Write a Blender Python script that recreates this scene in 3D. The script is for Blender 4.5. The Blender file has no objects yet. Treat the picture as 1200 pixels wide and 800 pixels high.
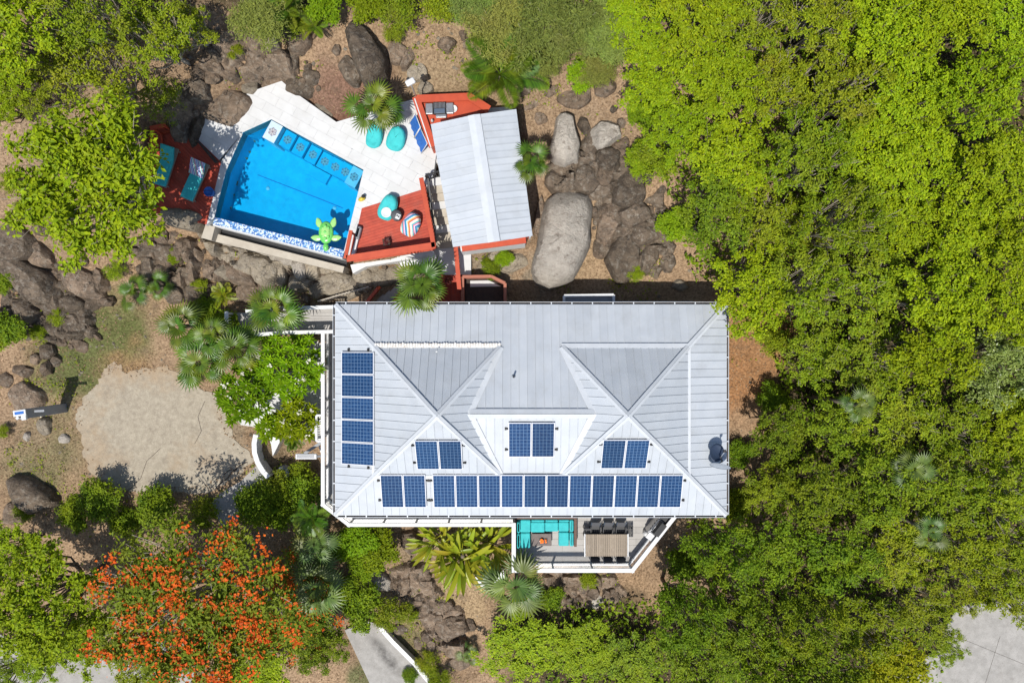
import bpy, math, random
import numpy as np
from mathutils import Vector, Matrix

# ------------------------------------------------------------------ camera, sky, sun, exposure
scene = bpy.context.scene
col = scene.collection
CAMZ, FPX = 38.0, 800.0            # height of the drone above datum, focal length in photo pixels (1200 wide)
cam_d = bpy.data.cameras.new('camera'); cam = bpy.data.objects.new('camera', cam_d); col.objects.link(cam)
cam.location = (0, 0, CAMZ); cam.rotation_euler = (0, 0, 0)
cam_d.sensor_fit = 'HORIZONTAL'; cam_d.sensor_width = 36; cam_d.lens = 24; cam_d.clip_end = 500
scene.camera = cam
TO_SUN = Vector((-0.17, -0.46, 1.0)).normalized()
world = bpy.data.worlds.new('World'); scene.world = world; world.use_nodes = True
wn = world.node_tree.nodes; wl = world.node_tree.links
sky = wn.new('ShaderNodeTexSky'); sky.sky_type = 'NISHITA'; sky.sun_disc = False
sky.sun_elevation = math.asin(TO_SUN.z); sky.sun_rotation = math.atan2(TO_SUN.x, TO_SUN.y)
wn['Background'].inputs['Strength'].default_value = 0.10
wl.new(sky.outputs[0], wn['Background'].inputs['Color'])
sun_d = bpy.data.lights.new('sun', 'SUN'); sun_d.energy = 3.8; sun_d.angle = math.radians(0.5); sun_d.color = (1, 0.965, 0.905)
sun = bpy.data.objects.new('sun', sun_d); col.objects.link(sun)
sun.rotation_euler = (-TO_SUN).to_track_quat('-Z', 'Y').to_euler()
scene.view_settings.view_transform = 'Standard'; scene.view_settings.look = 'None'
scene.view_settings.exposure = 0.30; scene.view_settings.gamma = 1.0; scene.view_settings.use_curve_mapping = False
scene.render.engine = 'CYCLES'
scene.cycles.max_bounces = 7; scene.cycles.diffuse_bounces = 2; scene.cycles.glossy_bounces = 3
scene.cycles.transmission_bounces = 4; scene.cycles.transparent_max_bounces = 8

R = random.Random(11)
# ------------------------------------------------------------------ helpers
def P(px, py, z):
    d = (CAMZ - z) / FPX
    return ((px - 600) * d, (400 - py) * d)
def P3(px, py, z):
    x, y = P(px, py, z); return Vector((x, y, z))
def poly(pts, z): return [P(a, b, z) for a, b in pts]

def tag(o, label=None, cat=None, group=None, kind=None):
    if label: o['label'] = label
    if cat: o['category'] = cat
    if group: o['group'] = group
    if kind: o['kind'] = kind
    return o
def empty(name, loc, label=None, cat=None, group=None, rz=0.0, mat=None):
    o = bpy.data.objects.new(name, None); col.objects.link(o); o.empty_display_size = 0.2
    if mat is not None: o.matrix_world = mat
    else:
        o.location = loc; o.rotation_euler = (0, 0, rz)
    return tag(o, label, cat, group)
def link(name, me, mat=None, parent=None):
    o = bpy.data.objects.new(name, me); col.objects.link(o)
    if mat is not None and not me.materials: me.materials.append(mat)
    if parent is not None: o.parent = parent
    return o

class MB:
    """collects shapes and links them as one mesh object"""
    def __init__(s): s.v = []; s.f = []; s.sm = []
    def add(s, vs, fs, smooth=False):
        n = len(s.v); s.v += [tuple(v) for v in vs]; s.f += [tuple(i + n for i in f) for f in fs]; s.sm += [smooth] * len(fs)
        return s
    def box(s, c, size, rz=0.0, top=None):
        hx, hy, hz = size[0] / 2, size[1] / 2, size[2] / 2; cs, sn = math.cos(rz), math.sin(rz)
        vs = []
        for z in (-hz, hz):
            k = 1 if (top is None or z < 0) else top
            for x, y in ((-hx, -hy), (hx, -hy), (hx, hy), (-hx, hy)):
                x *= k; y *= k
                vs.append((c[0] + x * cs - y * sn, c[1] + x * sn + y * cs, c[2] + z))
        return s.add(vs, [(3, 2, 1, 0), (4, 5, 6, 7), (0, 1, 5, 4), (1, 2, 6, 5), (2, 3, 7, 6), (3, 0, 4, 7)])
    def bbox(s, c, size, b=0.03, rz=0.0):
        """box with chamfered vertical and top edges"""
        hx, hy, hz = size[0] / 2, size[1] / 2, size[2] / 2; cs, sn = math.cos(rz), math.sin(rz)
        def ring(ix, z):
            ax, ay = hx - ix, hy - ix; cc = b * 0.8
            o = []
            for x, y in ((-ax + cc, -ay), (ax - cc, -ay), (ax, -ay + cc), (ax, ay - cc), (ax - cc, ay), (-ax + cc, ay), (-ax, ay - cc), (-ax, -ay + cc)):
                o.append((c[0] + x * cs - y * sn, c[1] + x * sn + y * cs, c[2] + z))
            return o
        rs = [ring(b * .5, -hz), ring(0, -hz + b * .5), ring(0, hz - b), ring(b * .35, hz - b * .35), ring(b, hz)]
        vs = sum(rs, []); fs = []
        for k in range(4):
            for i in range(8):
                j = (i + 1) % 8; fs.append((k * 8 + i, k * 8 + j, k * 8 + 8 + j, k * 8 + 8 + i))
        fs.append(tuple(range(7, -1, -1))); fs.append(tuple(range(32, 40)))
        return s.add(vs, fs)
    def prism(s, pts, z0, z1):
        n = len(pts)
        a = sum(pts[i][0] * pts[(i + 1) % n][1] - pts[(i + 1) % n][0] * pts[i][1] for i in range(n))
        if a < 0: pts = pts[::-1]
        vs = [(x, y, z0) for x, y in pts] + [(x, y, z1) for x, y in pts]
        fs = [tuple(range(n - 1, -1, -1)), tuple(range(n, 2 * n))] + [(i, (i + 1) % n, n + (i + 1) % n, n + i) for i in range(n)]
        return s.add(vs, fs)
    def beam(s, p, q, w, h, up=(0, 0, 1)):
        p, q = Vector(p), Vector(q); d = (q - p).normalized(); up = Vector(up)
        side = d.cross(up)
        if side.length < 1e-4: side = d.cross(Vector((1, 0, 0)))
        side.normalize(); u = side.cross(d).normalized(); a, b = side * (w / 2), u * (h / 2)
        vs = [p - a - b, p + a - b, p + a + b, p - a + b, q - a - b, q + a - b, q + a + b, q - a + b]
        return s.add(vs, [(0, 1, 2, 3), (7, 6, 5, 4), (1, 0, 4, 5), (2, 1, 5, 6), (3, 2, 6, 7), (0, 3, 7, 4)])
    def tube(s, path, rad, seg=6, cap=True):
        path = [Vector(p) for p in path]; n = len(path); rs = rad if hasattr(rad, '__len__') else [rad] * n
        vs = []; fs = []
        for i, p in enumerate(path):
            d = (path[min(i + 1, n - 1)] - path[max(i - 1, 0)]).normalized()
            a = d.cross(Vector((0, 0, 1)));
            if a.length < 0.05: a = d.cross(Vector((1, 0, 0)))
            a.normalize(); b = d.cross(a)
            for k in range(seg):
                t = 2 * math.pi * k / seg; vs.append(p + (a * math.cos(t) + b * math.sin(t)) * rs[i])
        for i in range(n - 1):
            for k in range(seg):
                j = (k + 1) % seg; fs.append((i * seg + k, i * seg + j, i * seg + seg + j, i * seg + seg + k))
        if cap: fs += [tuple(range(seg - 1, -1, -1)), tuple(range((n - 1) * seg, n * seg))]
        return s.add(vs, fs, True)
    def lathe(s, prof, c=(0, 0, 0), seg=20, sx=1, sy=1):
        vs = []; fs = []; n = len(prof)
        for r, z in prof:
            for k in range(seg):
                t = 2 * math.pi * k / seg; vs.append((c[0] + r * math.cos(t) * sx, c[1] + r * math.sin(t) * sy, c[2] + z))
        for i in range(n - 1):
            for k in range(seg):
                j = (k + 1) % seg; fs.append((i * seg + k, i * seg + j, i * seg + seg + j, i * seg + seg + k))
        fs += [tuple(range(seg - 1, -1, -1)), tuple(range((n - 1) * seg, n * seg))]
        return s.add(vs, fs, True)
    def mesh(s, name, off=(0, 0, 0)):
        me = bpy.data.meshes.new(name)
        me.from_pydata([(a - off[0], b - off[1], c - off[2]) for a, b, c in s.v], [], s.f)
        me.polygons.foreach_set('use_smooth', s.sm); me.update()
        return me
    def build(s, name, mat, parent=None, local=False):
        off = (0, 0, 0)
        if parent is not None and not local:
            p = parent
            while p is not None: off = tuple(a + b for a, b in zip(off, p.location)); p = p.parent
        return link(name, s.mesh(name, off), mat, parent)

def thing(name, mb, mat, label, cat, group=None, base=None, kind=None):
    """a thing that is one mesh, its origin at its base"""
    if base is None:
        a = np.array(mb.v); base = (float(a[:, 0].mean()), float(a[:, 1].mean()), float(a[:, 2].min()))
    o = link(name, mb.mesh(name, base), mat); o.location = base
    return tag(o, label, cat, group, kind)

def clip(pg, nx, ny, d):
    out = []
    for i in range(len(pg)):
        a, b = pg[i], pg[(i + 1) % len(pg)]
        da, db = a[0] * nx + a[1] * ny - d, b[0] * nx + b[1] * ny - d
        if da <= 0: out.append(a)
        if (da < 0 < db) or (db < 0 < da):
            t = da / (da - db); out.append((a[0] + (b[0] - a[0]) * t, a[1] + (b[1] - a[1]) * t))
    return out
def area(pg): return abs(sum(pg[i][0] * pg[(i + 1) % len(pg)][1] - pg[(i + 1) % len(pg)][0] * pg[i][1] for i in range(len(pg)))) / 2
def cell(pg, u, v, u0, u1, v0, v1):
    for n, lo, hi in ((u, u0, u1), (v, v0, v1)):
        if len(pg) < 3: return []
        pg = clip(pg, n[0], n[1], hi)
        if len(pg) < 3: return []
        pg = clip(pg, -n[0], -n[1], -lo)
    return pg if len(pg) >= 3 and area(pg) > 2e-3 else []
def planks(pieces, ang, wid, ln, z0, z1, gap, name, mat, parent, stagger=True, jit=0.0, bond=0.5):
    """cuts convex pieces of ground plan into boards or slabs, each a mesh of its own"""
    u = (math.cos(ang), math.sin(ang)); v = (-u[1], u[0])
    us = [p[0] * u[0] + p[1] * u[1] for pg in pieces for p in pg]; vs = [p[0] * v[0] + p[1] * v[1] for pg in pieces for p in pg]
    k = 0; b = min(vs)
    while b < max(vs):
        a = min(us) - (bond * ln * (k % 2) if stagger else 0)
        while a < max(us):
            mb = MB(); dz = R.uniform(-jit, jit)
            for pg in pieces:
                c = cell(pg, u, v, a + gap / 2, a + ln - gap / 2, b + gap / 2, b + wid - gap / 2)
                if c: mb.prism(c, z0, z1 + dz)
            if mb.v: mb.build(name, mat, parent)
            a += ln
        b += wid; k += 1

def copy_tree(o, parent=None):
    c = o.copy(); col.objects.link(c); c.parent = parent
    for ch in o.children: copy_tree(ch, c)
    return c

# value noise in numpy
_h = np.random.RandomState(5).rand(512, 512)
def vnoise(x, y, s=1.0, o=0):
    x = np.asarray(x, float) * s + 100.3 + o * 17.7; y = np.asarray(y, float) * s + 77.7 + o * 9.1
    i = np.floor(x).astype(int); j = np.floor(y).astype(int); fx = x - i; fy = y - j
    fx = fx * fx * (3 - 2 * fx); fy = fy * fy * (3 - 2 * fy)
    g = lambda a, b: _h[a % 512, b % 512]
    return (g(i, j) * (1 - fx) + g(i + 1, j) * fx) * (1 - fy) + (g(i, j + 1) * (1 - fx) + g(i + 1, j + 1) * fx) * fy
def fbm(x, y, s=1.0, o=0, n=4):
    t = 0; a = 1; w = 0
    for k in range(n): t = t + a * vnoise(x, y, s * 2 ** k, o + k); w += a; a *= .5
    return t / w

# ------------------------------------------------------------------ materials
def nodes(name):
    m = bpy.data.materials.new(name); m.use_nodes = True
    nt = m.node_tree; return m, nt, nt.nodes['Principled BSDF'], nt.nodes['Material Output']
def lnk(nt, a, b): nt.links.new(a, b)
def nd(nt, t, **kw):
    n = nt.nodes.new(t)
    for k, v in kw.items(): setattr(n, k, v)
    return n
def mixc(nt, fac, a, b, mode='MIX'):
    m = nd(nt, 'ShaderNodeMix', data_type='RGBA', blend_type=mode)
    for sock, val in ((m.inputs[0], fac), (m.inputs[6], a), (m.inputs[7], b)):
        if hasattr(val, 'links'): lnk(nt, val, sock)
        elif isinstance(val, (int, float)): sock.default_value = val
        else: sock.default_value = (*val, 1)
    return m.outputs[2]
def math_n(nt, op, a, b=None, c=None):
    m = nd(nt, 'ShaderNodeMath', operation=op)
    for i, v in enumerate((a, b, c)):
        if v is None: continue
        if hasattr(v, 'links'): lnk(nt, v, m.inputs[i])
        else: m.inputs[i].default_value = v
    return m.outputs[0]
def noise(nt, vec, scale, detail=4, rough=.55):
    n = nd(nt, 'ShaderNodeTexNoise'); n.inputs['Scale'].default_value = scale; n.inputs['Detail'].default_value = detail; n.inputs['Roughness'].default_value = rough
    if vec is not None: lnk(nt, vec, n.inputs['Vector'])
    return n.outputs[0]
def ramp(nt, fac, a, b):
    m = nd(nt, 'ShaderNodeMapRange'); m.inputs[1].default_value = a; m.inputs[2].default_value = b; lnk(nt, fac, m.inputs[0]); return m.outputs[0]
def surf(name, c1, c2=None, rough=.7, scale=3.0, bump=0.0, bscale=30.0, var=0.0, metal=0.0, spec=.4, lo=.35, hi=.65, dirt=None, dscale=.6, damt=.5, stretch=None, grit=None):
    """painted, wooden or stone surface: two tones by noise, a piece-to-piece variation, stains and fine relief"""
    m, nt, b, out = nodes(name)
    tc = nd(nt, 'ShaderNodeTexCoord'); geo = nd(nt, 'ShaderNodeNewGeometry'); pos = geo.outputs['Position']
    if stretch:
        mp = nd(nt, 'ShaderNodeMapping'); mp.inputs['Scale'].default_value = stretch; mp.inputs['Rotation'].default_value = (0, 0, 0); lnk(nt, pos, mp.inputs[0]); pos = mp.outputs[0]
    c = mixc(nt, ramp(nt, noise(nt, pos, scale, 5, .6), lo, hi), c1, c2 or tuple(x * .85 for x in c1))
    if dirt: c = mixc(nt, math_n(nt, 'MULTIPLY', ramp(nt, noise(nt, geo.outputs['Position'], dscale, 6, .65), .5, .75), damt), c, dirt)
    if grit:
        c = mixc(nt, math_n(nt, 'MULTIPLY', ramp(nt, noise(nt, geo.outputs['Position'], 24, 4, .7), .52, .66), .6), c, grit)
        c = mixc(nt, math_n(nt, 'MULTIPLY', ramp(nt, noise(nt, geo.outputs['Position'], 1.7, 8, .75), .54, .66), .45), c, grit)
    if var:
        oi = nd(nt, 'ShaderNodeObjectInfo'); k = math_n(nt, 'MULTIPLY_ADD', oi.outputs['Random'], 2 * var, 1 - var)
        hs = nd(nt, 'ShaderNodeHueSaturation'); lnk(nt, c, hs.inputs['Color']); lnk(nt, k, hs.inputs['Value']); c = hs.outputs[0]
    lnk(nt, c, b.inputs['Base Color']); b.inputs['Roughness'].default_value = rough; b.inputs['Metallic'].default_value = metal
    b.inputs['Specular IOR Level'].default_value = spec
    if bump:
        bp = nd(nt, 'ShaderNodeBump'); bp.inputs['Strength'].default_value = bump; bp.inputs['Distance'].default_value = .03
        lnk(nt, noise(nt, geo.outputs['Position'], bscale, 5, .65), bp.inputs['Height']); lnk(nt, bp.outputs[0], b.inputs['Normal'])
    return m
def leafmat(name, c1, c2, trans=.35, rough=.55, hue=.03, val=.35, tint=None, tamt=.25, spec=.2):
    """leaf: diffuse with translucency, tone varying leaf by leaf and tree by tree"""
    m, nt, b, out = nodes(name)
    geo = nd(nt, 'ShaderNodeNewGeometry'); oi = nd(nt, 'ShaderNodeObjectInfo')
    c = mixc(nt, geo.outputs['Random Per Island'], c1, c2)
    n = noise(nt, geo.outputs['Position'], .7, 3)
    if tint: c = mixc(nt, math_n(nt, 'MULTIPLY', ramp(nt, n, .48, .7), tamt), c, tint)
    hs = nd(nt, 'ShaderNodeHueSaturation'); lnk(nt, c, hs.inputs['Color'])
    lnk(nt, math_n(nt, 'MULTIPLY_ADD', oi.outputs['Random'], 2 * hue, .5 - hue), hs.inputs['Hue'])
    k1 = math_n(nt, 'MULTIPLY_ADD', math_n(nt, 'FRACT', math_n(nt, 'MULTIPLY', oi.outputs['Random'], 7.31)), val, 1 - val / 2)
    k2 = math_n(nt, 'MULTIPLY_ADD', math_n(nt, 'FRACT', math_n(nt, 'MULTIPLY', geo.outputs['Random Per Island'], 13.7)), .5, .75)
    lnk(nt, math_n(nt, 'MULTIPLY', k1, k2), hs.inputs['Value'])
    c = hs.outputs[0]
    lnk(nt, c, b.inputs['Base Color']); b.inputs['Roughness'].default_value = rough; b.inputs['Specular IOR Level'].default_value = spec
    t = nd(nt, 'ShaderNodeBsdfTranslucent'); lnk(nt, mixc(nt, .35, c, (.35, .42, .01)), t.inputs[0])
    mx = nd(nt, 'ShaderNodeMixShader'); mx.inputs[0].default_value = trans
    lnk(nt, b.outputs[0], mx.inputs[1]); lnk(nt, t.outputs[0], mx.inputs[2]); lnk(nt, mx.outputs[0], out.inputs[0])
    return m

M = {}
M['roof'] = surf('roof_metal', (.445, .475, .508), (.49, .517, .545), .42, 1.2, var=.04, dirt=(.36, .37, .37), dscale=1.3, damt=.4, spec=.5, stretch=(1, 1, 1))
M['roof_trim'] = surf('roof_trim', (.56, .585, .61), (.50, .525, .55), .45, 2.0, spec=.5, dirt=(.5, .48, .44), damt=.3)
M['flash'] = surf('weathered_flashing', (.70, .68, .64), (.52, .45, .38), .8, 7.0, .5, 25, lo=.5, hi=.7)
M['white'] = surf('white_paint', (.68, .68, .67), (.62, .62, .61), .5, 2.5, dirt=(.55, .52, .47), damt=.25)
M['wall'] = surf('cream_render', (.62, .58, .50), (.56, .52, .45), .85, 2.5, .15, 60)
M['deck'] = surf('composite_board', (.43, .41, .385), (.38, .36, .335), .75, 2.0, var=.05, dirt=(.36, .33, .30), damt=.35)
M['paver'] = surf('white_paver', (.63, .628, .618), (.575, .572, .56), .8, 1.6, .1, 60, var=.03, dirt=(.46, .44, .40), damt=.45)
M['red'] = surf('red_stained_board', (.47, .07, .036), (.37, .052, .028), .6, 3.0, var=.16, dirt=(.33, .10, .07), dscale=1.6, damt=.6)
M['redrail'] = surf('orange_red_paint', (.51, .08, .032), (.44, .065, .027), .5, 3.0, var=.04, dirt=(.40, .07, .04), damt=.3)
M['fadedred'] = surf('faded_red_timber', (.42, .16, .10), (.34, .13, .09), .8, 8.0, lo=.3, hi=.7)
M['concrete'] = surf('weathered_concrete', (.43, .375, .285), (.30, .255, .19), .9, 5.5, .6, 22, dirt=(.36, .235, .125), dscale=.30, damt=.9, lo=.30, hi=.70, grit=(.20, .165, .125))
M['concgrey'] = surf('grey_concrete', (.40, .38, .35), (.31, .295, .27), .9, 2.5, .2, 35, dirt=(.27, .25, .225), dscale=.55, damt=.6, grit=(.23, .21, .185))
M['stonewall'] = surf('beige_render', (.50, .45, .37), (.42, .37, .30), .9, 2.0, .3, 25)
M['timber'] = surf('weathered_teak', (.33, .27, .20), (.25, .20, .15), .8, 14, var=.15, stretch=(6, 1, 1))
M['brownwood'] = surf('brown_wood', (.14, .075, .05), (.10, .055, .04), .65, 8, var=.08)
M['turq'] = surf('turquoise_fabric', (.05, .49, .49), (.04, .41, .42), .8, 4, .6, 9)
M['blue'] = surf('blue_canvas', (.03, .16, .52), (.02, .11, .40), .7, 9, .3, 20)
M['black'] = surf('black_metal', (.02, .02, .022), (.03, .03, .03), .5, 8)
M['charcoal'] = surf('charcoal_sling', (.085, .085, .09), (.11, .11, .115), .75, 30)
M['steel'] = surf('brushed_steel', (.48, .48, .48), (.38, .38, .38), .38, 5, metal=.75)
M['grey'] = surf('grey_paint', (.31, .32, .335), (.26, .27, .285), .65, 3, dirt=(.15, .14, .12))
M['greymetal'] = surf('slate_grey_metal', (.09, .12, .17), (.07, .10, .14), .45, 5)
M['dishback'] = surf('pale_grey_metal', (.30, .33, .37), (.26, .29, .33), .5, 5)
M['dish'] = surf('dish_grey', (.035, .055, .095), (.03, .045, .08), .5, 5)
M['soil'] = surf('dark_soil', (.07, .05, .04), (.045, .035, .03), .95, 9, .6, 25)
M['bark'] = surf('grey_bark', (.22, .18, .14), (.14, .11, .085), .9, 8, .4, 30)
M['palebark'] = surf('pale_bark', (.42, .36, .28), (.32, .27, .21), .9, 8, .3, 30)
M['flower'] = leafmat('orange_blossom', (.66, .06, .010), (.64, .13, .012), .2, .6, .01, .2)
M['petal'] = leafmat('cream_petal', (.75, .72, .62), (.70, .66, .50), .25, .6, .005, .1)
def rockmat(name, c1, c2, lichen, lam=.5, stain=(.05, .042, .035), sam=.5, crack=.55):
    m, nt, b, out = nodes(name)
    geo = nd(nt, 'ShaderNodeNewGeometry'); pos = geo.outputs['Position']; oi = nd(nt, 'ShaderNodeObjectInfo')
    c = mixc(nt, ramp(nt, noise(nt, pos, 2.2, 8, .65), .35, .65), c1, c2)
    c = mixc(nt, math_n(nt, 'MULTIPLY', ramp(nt, noise(nt, pos, 5.0, 6, .7), .52, .62), lam), c, lichen)
    mp = nd(nt, 'ShaderNodeMapping'); mp.inputs['Scale'].default_value = (1, 2.4, 1); mp.inputs['Rotation'].default_value = (0, 0, .7); lnk(nt, pos, mp.inputs[0])
    c = mixc(nt, math_n(nt, 'MULTIPLY', ramp(nt, noise(nt, mp.outputs[0], 1.5, 7, .7), .50, .68), sam), c, stain)
    c = mixc(nt, math_n(nt, 'MULTIPLY', ramp(nt, noise(nt, pos, 3.4, 3, .5), .63, .70), .7), c, stain)
    dn = nd(nt, 'ShaderNodeTexNoise'); dn.inputs['Scale'].default_value = 1.3; dn.inputs['Detail'].default_value = 6; lnk(nt, pos, dn.inputs['Vector'])
    wv = nd(nt, 'ShaderNodeVectorMath', operation='MULTIPLY_ADD'); lnk(nt, dn.outputs['Color'], wv.inputs[0]); wv.inputs[1].default_value = (1.3, 1.3, 1.3); lnk(nt, pos, wv.inputs[2])
    vc = nd(nt, 'ShaderNodeTexVoronoi', feature='DISTANCE_TO_EDGE'); vc.inputs['Scale'].default_value = 1.1; lnk(nt, wv.outputs[0], vc.inputs['Vector'])
    c = mixc(nt, math_n(nt, 'MULTIPLY', ramp(nt, vc.outputs['Distance'], .028, .004), crack), c, (.035, .028, .022))
    hs = nd(nt, 'ShaderNodeHueSaturation'); lnk(nt, c, hs.inputs['Color']); lnk(nt, math_n(nt, 'MULTIPLY_ADD', oi.outputs['Random'], .5, .75), hs.inputs['Value'])
    lnk(nt, hs.outputs[0], b.inputs['Base Color']); b.inputs['Roughness'].default_value = .9; b.inputs['Specular IOR Level'].default_value = .25
    bp = nd(nt, 'ShaderNodeBump'); bp.inputs['Strength'].default_value = 1.0; bp.inputs['Distance'].default_value = .13
    v = nd(nt, 'ShaderNodeTexVoronoi', feature='DISTANCE_TO_EDGE'); v.inputs['Scale'].default_value = 2.6; lnk(nt, pos, v.inputs['Vector'])
    h = math_n(nt, 'ADD', noise(nt, pos, 7, 9, .72), math_n(nt, 'MULTIPLY', ramp(nt, v.outputs['Distance'], 0, .04), .10))
    lnk(nt, h, bp.inputs['Height']); lnk(nt, bp.outputs[0], b.inputs['Normal'])
    return m
M['rock_dark'] = rockmat('dark_boulder', (.20, .152, .108), (.105, .08, .058), (.30, .265, .215), .65)
M['rock_brown'] = rockmat('brown_boulder', (.29, .21, .145), (.16, .118, .084), (.37, .315, .25), .55)
M['rock_pale'] = rockmat('pale_boulder', (.47, .42, .355), (.37, .33, .28), (.52, .48, .41), .6, (.20, .165, .13), .6, .15)
M['rock_tan'] = rockmat('tan_boulder', (.37, .31, .225), (.29, .245, .185), (.45, .40, .33), .5, (.14, .11, .085), .5)
# foliage
M['leafA'] = leafmat('yellow_green_leaf', (.34, .425, .007), (.19, .30, .007), .26, tint=(.37, .36, .010), hue=.010, val=.25, tamt=.15)
M['leafB'] = leafmat('olive_leaf', (.30, .36, .010), (.155, .235, .010), .25, tint=(.33, .28, .035), tamt=.35, hue=.012, val=.25)
M['leafC'] = leafmat('deep_green_leaf', (.225, .31, .010), (.10, .175, .009), .24, tint=(.32, .36, .010), hue=.012, tamt=.5, val=.25)
M['leafD'] = leafmat('feathery_leaf', (.29, .33, .065), (.18, .23, .05), .3, tint=(.28, .25, .08), tamt=.35)
M['leafP'] = leafmat('pale_grey_green_leaf', (.36, .42, .10), (.22, .29, .06), .3, rough=.35, spec=.6)
M['leafY'] = leafmat('lemon_leaf', (.34, .34, .008), (.24, .28, .008), .4)
M['leafF'] = leafmat('fern_leaf', (.13, .22, .015), (.19, .28, .015), .3, tint=(.28, .29, .02), tamt=.5)
M['leafG'] = leafmat('fresh_green_leaf', (.27, .38, .008), (.17, .29, .008), .36, hue=.02)
M['plum'] = leafmat('plumeria_leaf', (.33, .42, .010), (.19, .29, .010), .3, rough=.35, spec=.5)
M['palm'] = leafmat('palm_leaf', (.11, .20, .012), (.055, .115, .010), .25, rough=.35, tint=(.36, .38, .025), tamt=.5, spec=.5)
M['palmgrey'] = leafmat('silver_palm_leaf', (.155, .22, .045), (.085, .145, .025), .3, rough=.4, tint=(.30, .33, .04), tamt=.5, spec=.6)
M['paddle'] = leafmat('paddle_leaf', (.32, .35, .015), (.17, .23, .015), .28, rough=.4, tint=(.48, .36, .03), tamt=.5, spec=.5)
M['grass'] = leafmat('dry_grass', (.20, .21, .065), (.12, .16, .045), .25, rough=.8)
M['litter'] = leafmat('fallen_leaf', (.36, .25, .15), (.19, .12, .07), .1, rough=.85, hue=.01)
M['redleaf'] = leafmat('maroon_leaf', (.09, .02, .02), (.14, .03, .025), .2, rough=.4)
# ------------------------------------------------------------------ terrain
CP = [(0,0,8.5),(150,60,8),(300,40,7.3),(430,60,6.9),(550,60,6.9),(700,90,6.7),(900,50,8),(1150,50,8.5),(-150,100,8),(1400,100,9),(600,-150,9),
 (100,200,6),(0,180,6.5),(170,285,4.8),(60,300,4.6),(220,325,4.4),(310,330,4.2),(380,345,4.1),(140,370,4.0),(30,420,3.8),(300,110,6.3),(200,130,6.3),
 (200,480,3.7),(100,480,3.7),(40,560,3.6),(150,560,3.6),(280,560,3.4),(340,450,3.4),(-150,450,4),
 (650,120,6.3),(622,200,5.8),(640,300,4.6),(740,200,5.8),(780,300,4.8),(700,335,4.1),(570,320,4.3),(420,120,6.1),(500,80,6.3),(360,90,6.2),
 (870,380,4.0),(870,480,3.3),(950,250,5.5),(1150,250,6.5),(950,450,3.5),(1150,450,4),(1400,450,5),
 (450,480,2.6),(650,480,2.6),(750,480,2.8),
 (480,650,1.6),(560,690,1.2),(720,700,1.0),(850,650,1.5),(950,700,1.2),(1150,700,1.0),(1150,790,.8),(1400,800,.5),
 (330,620,2.4),(250,680,2.0),(100,680,2.4),(0,600,3.2),(20,760,1.5),(200,780,1.2),(460,770,.6),(600,780,.4),(900,790,.5),(600,950,-1),(-150,900,0),(100,950,-.5)]
_cx = np.array([[*P(a, b, z), z] for a, b, z in CP]); _n = len(_cx)
_d = np.hypot(_cx[:, None, 0] - _cx[None, :, 0], _cx[:, None, 1] - _cx[None, :, 1])
_A = np.zeros((_n + 3, _n + 3)); _A[:_n, :_n] = _d + np.eye(_n) * -1.2; _A[:_n, _n] = 1; _A[:_n, _n + 1:] = _cx[:, :2]; _A[_n:, :_n] = _A[:_n, _n:].T
_w = np.linalg.solve(_A, np.concatenate([_cx[:, 2], np.zeros(3)]))
POOL = [(285,155),(318,140),(426,199),(403,294),(251,255),(265,200)]
ZP = 6.0                                        # pool deck level
ZD = 4.5                                        # house deck level
PADPX = [(122,432),(135,424),(150,437),(165,432),(195,428),(225,450),(258,462),(262,478),(276,515),(300,538),(276,560),(250,575),(222,578),(185,575),(160,578),(137,574),(108,556),(98,535),(96,515),(88,492),(92,478),(100,462),(115,450)]
FLATS = [(poly(PADPX, 3.7), 3.695, 1.5),
 (poly([(240,150),(262,125),(300,100),(330,95),(392,143),(485,116),(600,112),(622,275),(505,290),(411,303),(251,262),(165,246),(178,150)], ZP), 5.55, .5),
 (poly([(498,208),(535,208),(548,292),(548,360),(420,360),(420,335),(508,292)], 4.3), 3.9, .3),
 (poly([(245,262),(412,306),(412,322),(240,275)], 4.6), 3.9, .35),
 (poly([(403,735),(430,725),(455,728),(520,815),(450,815)], .6), .40, 1.2),
 (poly([(1090,770),(1120,710),(1260,700),(1260,860),(1080,860)], .9), .78, 2.0),
 (poly([(-20,735),(45,770),(200,770),(150,830),(-20,830)], 1.4), 1.3, 2.0)]
FLATS.append((poly(POOL, ZP), 3.6, .05))
def pdist(x, y, pg):
    """signed-ish distance to polygon: 0 inside, distance outside"""
    ins = np.zeros(x.shape, bool); d = np.full(x.shape, 1e9); n = len(pg)
    for i in range(n):
        ax, ay = pg[i]; bx, by = pg[(i + 1) % n]
        ins ^= ((ay > y) != (by > y)) & (x < (bx - ax) * (y - ay) / (by - ay + 1e-12) + ax)
        t = np.clip(((x - ax) * (bx - ax) + (y - ay) * (by - ay)) / ((bx - ax) ** 2 + (by - ay) ** 2), 0, 1)
        d = np.minimum(d, np.hypot(x - ax - t * (bx - ax), y - ay - t * (by - ay)))
    return np.where(ins, 0, d)
def ground(x, y):
    x = np.asarray(x, float); y = np.asarray(y, float); sh = x.shape; x = x.ravel(); y = y.ravel()
    z = np.full(x.shape, _w[_n]) + _w[_n + 1] * x + _w[_n + 2] * y
    for k in range(_n): z += _w[k] * np.hypot(x - _cx[k, 0], y - _cx[k, 1])
    far = np.clip((np.hypot(x, y) - 45) / 40, 0, 1); z = z * (1 - far) + far * (4 + .06 * y)
    z += (fbm(x, y, .5, 3) - .5) * .55 + (fbm(x, y, 2.2, 7, 3) - .5) * .16
    for pg, fz, bl in FLATS:
        dd = pdist(x, y, pg); w = np.clip(1 - dd / bl, 0, 1); w = w * w * (3 - 2 * w)
        z = z * (1 - w) + fz * w
    return z.reshape(sh)
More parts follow.
